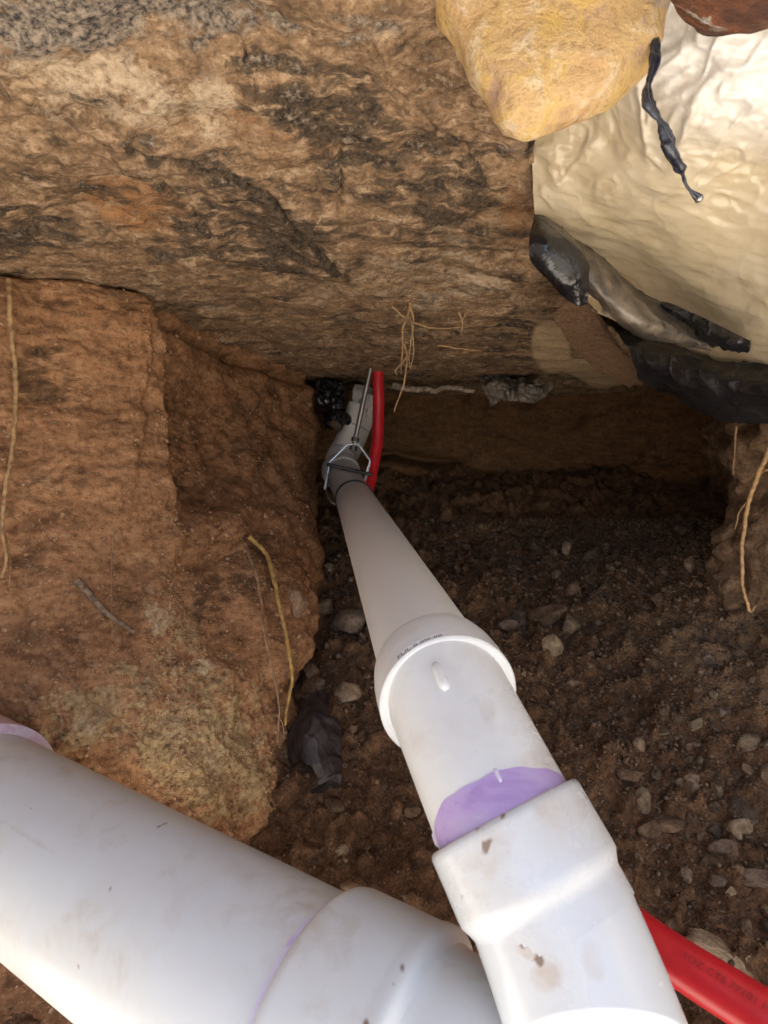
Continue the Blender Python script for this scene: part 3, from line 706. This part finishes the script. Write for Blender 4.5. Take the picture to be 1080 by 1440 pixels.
mk('lower_strap', *strap([W(518, 656, DH - .01), W(514, 672, DH - .01), W(510, 692, DH), W(490, 716, DH + .02), W(466, 706, DH + .02), W(458, 690, DH), W(462, 664, DH - .01)], .012, .0035), M['steel'], hang, smooth=False)
cb = np.array([W(460, 653, DH - .07) + (W(524, 668, DH - .07) - W(460, 653, DH - .07)) * t for t in np.linspace(0, 1, 12)])
mk('cross_bolt', *tube_geo(cb, .0052, 12), M['darksteel'], hang)

# ------------------------------------------------------------------ plastic sheets
rowsP = [
 [(700,-160,.60),(800,-160,.56),(930,-160,.53),(1080,-170,.50),(1300,-180,.46)],
 [(735,40,.67),(820,40,.63),(940,30,.60),(1080,20,.56),(1320,10,.50)],
 [(748,200,.75),(820,190,.71),(940,180,.66),(1080,170,.62),(1330,170,.54)],
 [(752,300,.81),(840,300,.79),(950,290,.73),(1080,280,.68),(1340,290,.57)],
 [(765,345,.88),(870,375,.93),(980,380,.82),(1090,380,.73),(1340,400,.59)],
 [(800,400,1.0),(900,440,1.02),(1010,470,.9),(1100,470,.78),(1340,500,.61)],
 [(830,440,1.0),(930,490,1.0),(1030,512,.93),(1110,520,.84),(1340,580,.64)]]
gP = pixgrid(rowsP); gP = np.concatenate([gP, gP[:, -1:] + np.array([.3, -.02, .0]), gP[:, -1:] + np.array([.62, -.05, .0])], 1)
P = patch(gP, 260, 380); px, py, pd = proj(P); N = normals(P)
Q = np.stack([px / 100 * .28 + py / 100 * .12, py / 100 * .9 - px / 100 * .25, 0 * px], -1)
wr = fbm(Q, 1.0, 4, .55, ridged=True, off=3); wr2 = fbm(P, 16, 3, ridged=True, off=9)
fan = np.sin(np.arctan2(py - 300, px - 700) * 46 + 3 * fbm(P, 6, 2)) * blob(px, py, 880, 400, 170, 60, .5)
wr3 = fbm(np.stack([px / 100 * .5 + py / 100 * .2, py / 100 * 2.2 - px / 100 * .7, 0 * px], -1), 1.0, 3, .6, ridged=True, off=23)
soft = sstep(330, 120, py)
Pw = P + .035 * np.stack([fbm(P, 7, 3, off=50 + 9 * i) for i in range(3)], -1)
Pw = Pw @ np.array([[.75, .1, -.35], [.1, 1, .2], [.35, .1, 1.2]])
e1 = crumple(Pw, 5, 5, 4, .9); e2 = fbm(Pw, 9, 3, .5, ridged=True, off=71); e3 = fbm(Pw, 24, 3, .55, ridged=True, off=83)
lines = film(Pw, 7, 2, .06) ; lines2 = film(Pw, 19, 5, .07)
P = P + N * ((.008 + .022 * soft) * e1 + (.002 + .003 * soft) * e2 + (.0012 + .006 * soft) * lines + (.0003 + .0012 * soft) * lines2 + .004 * wr + .004 * wr3 + .02 * fbm(P, 4, 2) + .0018 * fan)[..., None]
clean = np.clip(sstep(230, 60, py - .15 * (px - 900)) * sstep(820, 950, px) + .25 * fbm(P, 12, 3), 0, 1)  # upper part painted whiter as if lit, leaving the shaded part tan
poly = grid_mesh('plastic_sheet', P, M['poly_white'], loc=tuple(W(900, 300, .75)), attrs=dict(clean=clean))
tag(poly, 'crumpled cream-white plastic sheet hanging under the slab beside the yellow rock', 'sheet')

def sheet(name, rows, nr, nc, mat, amp=(.012, .006), sc=(9, 26), label=None, cat='sheet', parent=None, loc=None, ragged=0.0, hole=None, extend=False):
    g = pixgrid(rows)
    if extend: g = np.concatenate([g, g[:, -1:] + np.array([.3, -.02, .0]), g[:, -1:] + np.array([.62, -.05, .0])], 1)
    P = patch(g, nr, nc)
    if ragged:
        u = np.linspace(0, 1, nc)
        rg = ragged * (fbm(np.stack([u * 9, 0 * u + 3, 0 * u], -1), 1, 3))
        P[-1] += rg[:, None] * (P[-1] - P[-3]) * nr / 6; P[-2] += .5 * rg[:, None] * (P[-1] - P[-3])
    N = normals(P)
    P = P + N * (amp[0] * crumple(P, sc[0], 6, 2) + amp[1] * (crumple(P, sc[1], 6, 5) + .6 * film(P, sc[1] * .7, 9)))[..., None]
    mask = None
    if hole:
        hx, hy, _ = proj(P); jag = 1 + .35 * fbm(P, 60, 2, off=4)
        mask = np.ones(hx.shape, bool)
        for (cx_, cy_, rx_, ry_, a_) in hole:
            c_, s_ = math.cos(a_), math.sin(a_); X_, Y_ = hx - cx_, hy - cy_
            mask &= np.hypot((X_ * c_ + Y_ * s_) / rx_, (-X_ * s_ + Y_ * c_) / ry_) > jag
    o = grid_mesh(name, P, mat, parent, loc, mask=mask)
    md = o.modifiers.new('thickness', 'SOLIDIFY'); md.thickness = .0012; md.offset = 0
    if label: tag(o, label, cat)
    return o
bl = thing('black_plastic_sheet', 'torn black plastic sheet rolled up and drooping below the white plastic', 'sheet', tuple(W(960, 500, .9)))
o = sheet('drape', [[(868,462,1.02),(930,475,.98),(1000,500,.92),(1090,515,.84),(1340,560,.66)],
                [(880,490,1.0),(940,505,.95),(1005,530,.89),(1095,545,.81),(1340,600,.64)],
                [(895,525,1.02),(945,535,.96),(1010,555,.90),(1095,575,.82),(1340,640,.65)],
                [(910,548,1.08),(955,560,1.02),(1015,580,.95),(1095,600,.87),(1340,680,.68)]], 100, 380, M['poly_black'], (.020, .0045), (6, 15), parent=bl, ragged=.15, extend=True)
o = sheet('folded_band', [[(806,338,.84),(822,350,.845),(873,388,.86),(905,412,.87),(939,434,.88),(965,456,.885),(990,478,.89)],
               [(812,352,.80),(828,364,.80),(872,402,.81),(902,424,.82),(936,444,.84),(963,464,.85),(992,484,.865)],
               [(816,375,.79),(830,388,.785),(870,424,.79),(902,446,.80),(938,460,.825),(966,472,.845),(996,488,.865)],
               [(822,398,.80),(832,408,.795),(868,444,.80),(902,465,.815),(942,473,.84),(970,480,.855),(998,491,.87)],
               [(826,412,.83),(834,420,.83),(866,455,.835),(902,476,.845),(946,480,.865),(976,486,.875),(1000,493,.885)]], 60, 110, M['poly_grey'], (.007, .0022), (7, 26), parent=bl, ragged=.25)
o['label'] = 'dusty grey fold of the black plastic'
o = sheet('flap', [[(752,300,.79),(772,306,.785),(800,330,.79),(820,352,.80)],
               [(745,340,.765),(770,335,.755),(805,350,.765),(826,380,.78)],
               [(752,370,.775),(778,385,.765),(806,395,.77),(828,410,.785)],
               [(790,415,.80),(802,425,.795),(814,431,.795),(826,428,.80)]], 70, 70, M['poly_black'], (.006, .0012), (12, 26), parent=bl)
o['label'] = 'shiny black flap at the upper end of the roll'
# dark gap above the drape, its shade put in as a black sheet
o = sheet('gap_shade', [[(930,424,.86),(955,430,.845),(1000,452,.815),(1056,480,.775)],[(929,428,.855),(958,444,.84),(1000,470,.815),(1056,490,.775)],[(930,433,.87),(960,456,.86),(1000,482,.84),(1050,498,.80)]], 40, 120, M['poly_black'], (.010, .005), (9, 28), parent=bl, ragged=.3)
# ragged hanging strip of black plastic
st = thing('black_strip', 'thin twisted strip of black plastic dangling over the white sheet', 'strip', tuple(W(930, 120, .52)))
sp = cr(np.array([W(922, 55, .54), W(920, 90, .535), W(912, 118, .53), W(912, 145, .525), W(928, 170, .525), W(938, 195, .53), W(944, 215, .535), W(958, 240, .545), W(966, 262, .55), W(983, 279, .555)]), 80)
wd = np.interp(np.linspace(0, 1, 80), [0, .12, .22, .34, .43, .52, .64, .76, .80, .92, 1], [.003, .005, .002, .0075, .002, .008, .0085, .006, .0015, .0015, .003])
wd = wd * (1 + .35 * fbm(np.stack([np.linspace(0, 14, 80)] * 3, -1), 1, 3))
v, f = tube_geo(sp, wd, 14, True, lambda u, th: (.14 + .95 * np.abs(np.cos(th + 2.2 * u + .4 * np.sin(9 * u)))) * (1 + .15 * np.sin(33 * u)))
mk('twisted_film', v, f, M['tar'], st)
o = mk('wet_tip', *tube_geo(np.array([W(983, 279, .555) + (W(986, 283, .556) - W(983, 279, .555)) * t for t in np.linspace(-1, 1, 7)]), .004 * np.sqrt(np.clip(1 - np.linspace(-1, 1, 7) ** 2, .03, 1)), 12), M['steel'], st)
# far scraps under the ceiling edge
tag(sheet('plastic_scrap', [[(672,528,1.92),(705,528,1.90),(740,534,1.88),(778,540,1.86)],[(680,548,1.90),(710,546,1.88),(742,548,1.86),(776,548,1.85)],[(690,572,1.93),(712,562,1.90),(745,566,1.88),(764,560,1.87)]], 40, 70, M['poly_grey'], (.02, .01), (14, 40), loc=tuple(W(725, 550, 1.88))),
    'dark crinkled plastic scrap tucked under the ceiling edge above the back wall', 'plastic')
tag(sheet('crumpled_plastic', [[(446,535,2.02),(462,534,1.99),(478,536,1.99),(490,542,2.01)],[(446,560,1.98),(460,557,1.96),(476,560,1.96),(488,570,1.98)],[(452,585,2.0),(468,588,1.96),(484,590,1.96),(494,596,1.99)],[(458,602,2.05),(470,600,2.02),(480,600,2.02),(490,604,2.04)]], 50, 50, M['poly_black'], (.035, .014), (8, 24), loc=tuple(W(470, 565, 1.98))),
    'dark crumpled plastic wad beside the broken riser top', 'plastic')
tag(sheet('dark_plastic_scrap', [[(436,975,1.24),(452,968,1.23),(468,978,1.24)],[(418,1010,1.20),(446,1000,1.175),(476,1010,1.19)],[(404,1050,1.17),(440,1045,1.13),(481,1060,1.15)],[(406,1090,1.15),(435,1088,1.11),(480,1098,1.12)],[(412,1125,1.15),(430,1122,1.13),(462,1112,1.13)]], 90, 80, M['rag'], (.016, .005), (7, 17), loc=tuple(W(440, 1110, 1.14)), ragged=.3, hole=[(428, 1092, 17, 24, -.5), (478, 985, 14, 26, .2), (405, 990, 20, 50, .5), (470, 1130, 22, 16, -.3)]),
    'dark purplish plastic scrap with a torn hole at the foot of the clay bank', 'scrap')
# fibrous scrap clinging to the footing corner
tag(sheet('fibrous_scrap', [[(775,440,1.02),(795,425,.985),(822,425,.975),(838,440,.99)],[(800,480,1.13),(820,465,1.09),(850,462,1.07),(868,480,1.10)],[(835,515,1.30),(855,505,1.26),(880,505,1.22),(895,520,1.24)],[(885,545,1.55),(895,540,1.5),(908,540,1.46),(920,548,1.46)]], 50, 50, M['paper'], (.004, .004), (20, 60), loc=tuple(W(845, 480, 1.1))),
    'reddish brown fibrous scrap stuck to the footing corner below the black flap', 'scrap')

# ------------------------------------------------------------------ stones
def rock_mesh(name, seed, sub=3, flat=1.0, rough=.18, cuts=18):
    rg = np.random.default_rng(seed); bm = bmesh.new(); bmesh.ops.create_icosphere(bm, subdivisions=sub, radius=1)
    v = np.array([q.co for q in bm.verts])
    for _ in range(cuts):
        n = unit(rg.normal(size=3)); h = rg.uniform(.38, .72); dd = np.maximum(0, v @ n - h); v = v - dd[:, None] * n * .9
    v = v * (1 + rough * fbm(v, 1.3, 3, off=seed * 3.7)[:, None] * 1.5 + .09 * fbm(v, 4, 3, off=seed)[:, None])
    v = v * np.array([1, .82, .66 * flat])
    for q, c in zip(bm.verts, v): q.co = c
    me = bpy.data.meshes.new(name); bm.to_mesh(me); bm.free()
    me.polygons.foreach_set('use_smooth', [True] * len(me.polygons)); return me
def place_rock(name, me, mat, loc, size, rot, label, cat='stone', group=None):
    o = bpy.data.objects.new(name, me); COL.objects.link(o)
    o.location = loc; o.scale = size if hasattr(size, '__len__') else (size,) * 3; o.rotation_euler = rot
    if not me.materials: me.materials.append(None)
    o.material_slots[0].link = 'OBJECT'; o.material_slots[0].material = mat
    return tag(o, label, cat, group)
# the yellow rock wedged at the edge of the footing
outline = [(600,-90),(612,0),(640,55),(660,95),(690,140),(698,160),(712,176),(742,184),(775,178),(805,164),(850,150),(890,125),(925,85),(936,45),(930,-10),(905,-90),(750,-140)]
cx, cy = 775, 24
rk = bmesh.new(); bmesh.ops.create_icosphere(rk, subdivisions=5, radius=1)
v = np.array([q.co for q in rk.verts])            # local: x right, y up in view, z towards the mouth
ang = np.arctan2(-v[:, 1], v[:, 0]); oa = np.array([math.atan2(y - cy, x - cx) for x, y in outline]); orr = np.array([math.hypot(x - cx, y - cy) for x, y in outline])
k = np.argsort(oa); rr = np.interp(ang, np.concatenate([oa[k] - 2 * math.pi, oa[k], oa[k] + 2 * math.pi]), np.tile(orr[k], 3))
rxy = np.hypot(v[:, 0], v[:, 1]); dz = .56
rad = np.clip(rxy, 0, 1) ** .75
q = np.stack([np.cos(ang) * rad * rr, -np.sin(ang) * rad * rr, v[:, 2]], -1)
cam_pts = np.stack([(q[:, 0] + cx - 540) / F * dz, (q[:, 1] + 720 - cy) / F * dz, dz - np.sign(v[:, 2]) * np.abs(v[:, 2]) ** .7 * .034], -1)
wv = cam2w(cam_pts); nn = wv - wv.mean(0); nn /= np.linalg.norm(nn, axis=1)[:, None]
wv = wv + nn * (.008 * fbm(wv, 14, 3) + .005 * fbm(wv, 40, 4) + .005 * crumple(wv, 14, 7, 21))[:, None]
fs = [[a.index for a in f.verts] for f in rk.faces]; rk.free()
tag(mk('yellow_rock', wv, fs, M['yellow_rock'], loc=tuple(W(cx, cy, dz))), 'large yellow-orange rock jutting from the footing edge beside the white plastic', 'rock')
me = rock_mesh('rusty_rock', 5, 4, 1.0, .3)
place_rock('rusty_stone', me, M['rusty'], W(1025, 2, .50), (.10, .05, .045), (.1, .2, .05), 'rusty red-brown stone with white chips above the white plastic', 'stone')

VAR = [rock_mesh('stone', 20 + i, 3, rough=.2) for i in range(10)]
def ground_at(px, py):                                   # point of the floor seen at a pixel
    a, b, c = proj(PF); m = (a - px) ** 2 + (b - py) ** 2 + np.where(PF[..., 1] < .4, 1e9, 0)
    i = np.unravel_index(np.argmin(m), m.shape); return PF[i]
named = [
 (765, 866, 30, 'pebble', 'rounded brown stone, largest of three beside the drain pipe', (1.2, 1, .9)),
 (800, 880, 22, 'tanstone', 'olive brown stone, rightmost of three beside the drain pipe', (.9, 1, .9)),
 (778, 907, 19, 'tanstone', 'yellowish upright stone, lowest of three beside the drain pipe', (.8, .8, 1.1)),
 (716, 876, 24, 'greystone', 'dull grey stone touching the drain pipe beside three brown stones', (1, 1, .8)),
 (492, 868, 36, 'greystone', 'flat grey stone leaning against the left side of the drain pipe', (1.1, .9, .9)),
 (493, 975, 26, 'tanstone', 'tan clod beside the elbow above the dark plastic scrap', (.8, .8, .9)),
 (436, 978, 15, 'greystone', 'small grey chip between clay bank and dark plastic scrap', (1, .8, .8)),
 (905, 1126, 22, 'tanstone', 'yellow-tan egg-shaped stone standing on the dirt beside the wye hub', (.75, .75, 1.2)),
 (940, 1150, 30, 'pebble', 'flat brown stone next to the egg-shaped tan stone', (1.1, 1, .6)),
 (1010, 1338, 46, 'tanstone', 'long streaked tan stone just behind the red tube', (1.5, .8, .6)),
 (1062, 1232, 36, 'greystone', 'pale grey layered stone at the edge of view above the red tube', (1.3, .9, .6)),
 (1035, 1160, 22, 'tanstone', 'pale tan stone of the pile above the layered grey stone', (1.2, .9, .8)),
 (1020, 1190, 20, 'greystone', 'greyish stone between the pale tan stone and the layered grey stone', (1.2, .9, .7)),
 (978, 1088, 15, 'greystone', 'small pinkish pale stone lying alone above the stone pile', (1, .9, .9)),
 (982, 1043, 11, 'greystone', 'tiny pinkish stone, higher of two pale ones on dark dirt', (1.2, .9, .7)),
 (1013, 1240, 14, 'greystone', 'small squarish grey stone beside the layered grey stone', (1, 1, .8)),
 (520, 1258, 34, 'tanstone', 'orange-tan clod behind the hub of the large branch pipe', (1.3, .9, .6)),
 (475, 775, 18, 'greystone', 'pale flat chip against the far stretch of the drain pipe', (1.3, .8, .5)),
 (580, 1140, 18, 'pebble', 'brown clod left of the purple primer smear', (1, .9, .8)),
 (470, 1130, 20, 'pebble', 'brown clod at the lower edge of the dark plastic scrap', (1.1, .9, .8)),
]
for i, (x, y, rpx, m, lab, sh) in enumerate(named):
    p = ground_at(x, y + rpx * .5); d = proj(p)[2]; s = rpx / F * d * 1.12
    loc = p + np.array([0, 0, s * .45 * sh[2]])
    place_rock('stone', VAR[i % 10], M[m], loc, (s * sh[0], s * sh[1], s * sh[2] * 1.25), (RNG.uniform(-.3, .3), RNG.uniform(-.3, .3), RNG.uniform(-.5, .5)), lab, 'stone', 'stones on the tunnel floor')
place_rock('grey_clod', VAR[3], M['greystone'], W(473, 600, 1.93), .036, (.3, .4, .2), 'grey clod hanging left of the white riser', 'clod')
dwall = lambda x, y: (lambda a, b, c: c[np.unravel_index(np.argmin((a - x) ** 2 + (b - y) ** 2), a.shape)])(*proj(PW))
place_rock('embedded_stone', VAR[6], M['claystone'], W(412, 852, dwall(412, 852) + .03), (.055, .05, .085), (.1, .3, .2), 'rounded brown stone bulging from the edge of the clay bank', 'stone')
def zone_label(x, y, mname):
    col = mname.split('_')[0]
    where = 'between the clay bank and the drain pipe' if x < 560 else 'in the dim far end behind the drain pipe' if y < 860 else \
        'in the stony patch above the red tube' if x > 880 and y > 1090 else 'on the gravelly slope below the crumbling bank' if x > 880 else 'on dark dirt right beside the elbow and wye'
    return 'one of the small loose %s stones %s' % (col, where)
cnt = 0
fx, fy, fd = proj(PF); inview = (fx > 400) & (fx < 1100) & (fy > 730) & (fy < 1430) & (PF[..., 1] > .4)
cand = np.argwhere(inview); taken = []
pix = np.stack([fx, fy], -1)
wgt = np.array([(1 / fd[tuple(c)]) ** 0 for c in cand]); 
order = RNG.permutation(len(cand))
for ci in order:
    if cnt >= 270: break
    c = tuple(cand[ci]); x, y = pix[c]; d = fd[c]
    dens = .10 + .10 * (x > 640) + .80 * sstep(860, 1040, x) * sstep(900, 1080, y) + .05 * (x < 560)
    if y < 860: dens *= .6
    if RNG.random() > dens: continue
    rpx = RNG.choice([5.5, 7, 9, 12, 16], p=[.30, .28, .22, .13, .07]) * (1.0 if x < 860 or y < 1000 else 1.5)
    if any((x - a) ** 2 + (y - b) ** 2 < (rpx * .8 + e * .8) ** 2 for a, b, e in taken): continue
    taken.append((x, y, rpx)); s = rpx / F * d * 1.25
    m = M[('pebble', 'pebble', 'tanstone', 'greystone')[RNG.integers(4)]] if x > 800 else M[('pebble', 'pebble', 'tanstone', 'greystone')[RNG.integers(4)]]
    place_rock('stone', VAR[RNG.integers(10)], m, PF[c] + np.array([0, 0, s * RNG.uniform(.0, .35)]), s * RNG.uniform(.85, 1.25, 3), RNG.uniform(0, 6.28, 3), zone_label(x, y, m.name), 'stone', 'loose stones on the tunnel floor')
    cnt += 1
# fine gravel: far too much to count
bmq = bmesh.new(); bmesh.ops.create_icosphere(bmq, subdivisions=1, radius=1); tv = np.array([q.co for q in bmq.verts]); tf = np.array([[a.index for a in f.verts] for f in bmq.faces]); bmq.free()
n = 26000; ci = cand[RNG.integers(0, len(cand), n * 2)]
keep = RNG.random(n * 2) < (.25 + .75 * sstep(620, 1000, fx[ci[:, 0], ci[:, 1]])); ci = ci[keep][:n]; n = len(ci)
base = PF[ci[:, 0], ci[:, 1]] + RNG.uniform(-.004, .004, (n, 3)) * np.array([1, 1, .4])
dd = fd[ci[:, 0], ci[:, 1]]
sz = (RNG.choice([1.2, 1.9, 2.9, 4.2], n, p=[.4, .3, .2, .1]) / F * dd)
rot = RNG.normal(size=(n, 3, 3)); rot = np.linalg.qr(rot)[0]
sv = (tv[None] * RNG.uniform(.6, 1.25, (n, 12, 1)) * RNG.uniform(.6, 1.2, (n, 1, 3)))
gv = base[:, None] + np.einsum('nij,nkj->nki', rot, sv) * sz[:, None, None]
gf = (tf[None] + (np.arange(n) * 12)[:, None, None]).reshape(-1, 3)
def tri_mesh(name, v, f, mat):
    me = bpy.data.meshes.new(name); v = np.asarray(v, np.float32).reshape(-1, 3); f = np.asarray(f, np.int32)
    me.vertices.add(len(v)); me.vertices.foreach_set('co', v.ravel()); me.loops.add(f.size); me.loops.foreach_set('vertex_index', f.ravel())
    me.polygons.add(len(f)); me.polygons.foreach_set('loop_start', np.arange(0, f.size, 3, dtype=np.int32)); me.update(calc_edges=True); me.validate()
    return link(name, me, mat, None, False)
tag(tri_mesh('gravel', gv, gf, M['gravel']), 'fine gravel scattered over the tunnel floor', None, None, 'stuff')

wx, wy, wdp = proj(PW); inw = (wx > -40) & (wx < 440) & (wy > 380) & (wy < 1440)
cw = np.argwhere(inw); n = 7000; ci = cw[RNG.integers(0, len(cw), n * 2)]
keep = RNG.random(n * 2) < (.12 + .5 * sstep(650, 950, wy[ci[:, 0], ci[:, 1]]) + .6 * sstep(.05, .35, fbm(PW[ci[:, 0], ci[:, 1]], 10, 2, off=91))); ci = ci[keep][:n]; n = len(ci)
base = PW[ci[:, 0], ci[:, 1]]; sz = RNG.choice([1.2, 1.9, 3.0, 4.4], n, p=[.45, .33, .17, .05]) / F * wdp[ci[:, 0], ci[:, 1]]
rot = np.linalg.qr(RNG.normal(size=(n, 3, 3)))[0]
sv = tv[None] * RNG.uniform(.6, 1.25, (n, 12, 1)) * RNG.uniform(.5, 1.2, (n, 1, 3))
gv = base[:, None] + np.einsum('nij,nkj->nki', rot, sv) * sz[:, None, None]
gf = (tf[None] + (np.arange(n) * 12)[:, None, None]).reshape(-1, 3)
tag(tri_mesh('soil_crumbs', gv, gf, M['crumb']), 'dry soil crumbs stuck all over the clay bank', None, None, 'stuff')

# ------------------------------------------------------------------ roots and twigs
def root(name, pts, r, mat, label, extra=(), cat='root', wig=.004, hairs=0):
    base = W(*pts[0])
    def line(p, rr, sd):
        c = cr(np.array([W(*q) for q in p]), max(24, 14 * len(p)))
        c = c + wig * np.stack([fbm(c, 25, 3, off=sd + i * 9) for i in range(3)], -1)
        return tube_geo(c, rr * np.linspace(1, .55, len(c)) * (1 + .12 * np.sin(np.arange(len(c)) * 1.3)), 8)
    if not extra:
        return tag(mk(name, *line(pts, r, 1), mat, loc=tuple(base)), label, cat)
    t = thing(name, label, cat, tuple(base)); mk('main_root', *line(pts, r, 1), mat, t)
    for i, (e, rr) in enumerate(extra): mk('rootlet', *line(e, rr, 5 + i), mat, t)
    return t
def dw(px, py):                                          # depth of the left wall at a pixel
    a, b, c = proj(PW); m = (a - px) ** 2 + (b - py) ** 2
    return c[m < max(30, m.min() + 30)].min()
def onwall(seq, off=.012): return [(x, y, dw(x, y) - off) for x, y in seq]
root('hanging_root', onwall([(11, 392), (13, 430), (18, 490), (22, 545), (20, 600), (15, 650), (6, 690), (4, 740), (8, 790), (4, 812)], .02), .0045, M['root'], 'long straw-coloured root hanging down the clay bank at the edge of view', [(onwall([(4, 740), (14, 780), (12, 825)], .012), .0016)])
root('yellow_root', onwall([(350, 755), (372, 775), (384, 810), (393, 850), (400, 885), (408, 925), (411, 955), (404, 990), (402, 1020)], .03), .0048, M['root_yellow'], 'yellow root curving down the right edge of the clay bank')
root('brown_root', onwall([(345, 765), (357, 800), (366, 835), (371, 880), (378, 920), (387, 960), (392, 1000), (391, 1046)], .025), .0034, M['root_brown'], 'thin brown root hanging just left of the yellow root', [(onwall([(391, 1005), (398, 1018), (400, 1040)], .02), .0018)])
root('thin_root', onwall([(97, 955), (130, 985), (165, 1012), (185, 1030), (207, 1050)], .012), .0022, M['root_brown'], 'fine brown root slanting across the bank just above the large pipe')
root('short_rootlet', onwall([(36, 962), (52, 980), (60, 1010)], .01), .0018, M['root_brown'], 'short curved rootlet near the pinkish coupling')
root('vertical_rootlet', onwall([(160, 742), (157, 790), (158, 850), (157, 900)], .010), .0012, M['root_brown'], 'hair-thin vertical rootlet beside the grey stick on the bank')
root('straw', onwall([(348, 647), (362, 648), (378, 650)], .01), .0018, M['root'], 'tiny pale straw stuck flat in the bank left of the hanger', cat='straw', wig=.001)
root('stick', onwall([(107, 815), (130, 840), (155, 865), (188, 890)], .012), .0062, M['stick'], 'weathered grey stick lying slanted on the clay bank', cat='stick')
d = 1.5
root('root_cluster', [(577, 425, 1.18), (573, 445, 1.2), (566, 470, 1.22), (572, 500, 1.24), (568, 540, 1.26), (560, 560, 1.27), (554, 579, 1.27)], .0024, M['root'], 'tangle of straw-coloured roots hanging from the ceiling in front of the back wall',
     [([(577, 430, 1.18), (582, 455, 1.2), (578, 480, 1.22), (575, 500, 1.23), (578, 520, 1.24)], .0018), ([(566, 470, 1.21), (565, 500, 1.23), (564, 525, 1.25)], .0015), ([(573, 500, 1.23), (565, 510, 1.23), (557, 520, 1.24), (559, 527, 1.24)], .002), ([(578, 450, 1.19), (581, 480, 1.21), (580, 505, 1.22), (576, 522, 1.24)], .0014), ([(552, 430, 1.18), (565, 443, 1.19), (575, 448, 1.2)], .002), ([(580, 452, 1.19), (600, 460, 1.2), (630, 462, 1.22), (660, 460, 1.22)], .0016)])
root('ceiling_rootlet', [(645, 440, 1.2), (650, 452, 1.21), (648, 470, 1.23)], .0022, M['root'], 'short forked rootlet on the ceiling right of the root tangle', [([(655, 440, 1.2), (650, 450, 1.21)], .0016)])
root('ceiling_fibre', [(615, 486, 1.36), (640, 489, 1.37), (676, 494, 1.38)], .002, M['root'], 'pale fibre lying along the ceiling below the root tangle')
root('pale_root', [(552, 541, 1.98), (575, 546, 1.97), (605, 550, 1.97), (635, 545, 1.96), (668, 550, 1.96)], .011, M['barkroot'], 'thick pale root lying along the top of the back wall', wig=.012)
root('looping_root', [(1092, 610, .98), (1078, 640, 1.0), (1064, 670, 1.02), (1053, 705, 1.04), (1046, 745, 1.05), (1043, 790, 1.06), (1045, 830, 1.07), (1055, 858, 1.08), (1062, 852, 1.09)], .0042, M['root'], 'long tan root arcing down the crumbling bank at the edge of view',
     [([(1064, 672, 1.03), (1075, 662, 1.04), (1090, 660, 1.06)], .003), ([(1052, 705, 1.05), (1040, 720, 1.06), (1034, 745, 1.07)], .002)])
root('drop_root', [(1036, 600, 1.15), (1033, 630, 1.16), (1031, 668, 1.17)], .0022, M['root_brown'], 'short straight root hanging below the black plastic')
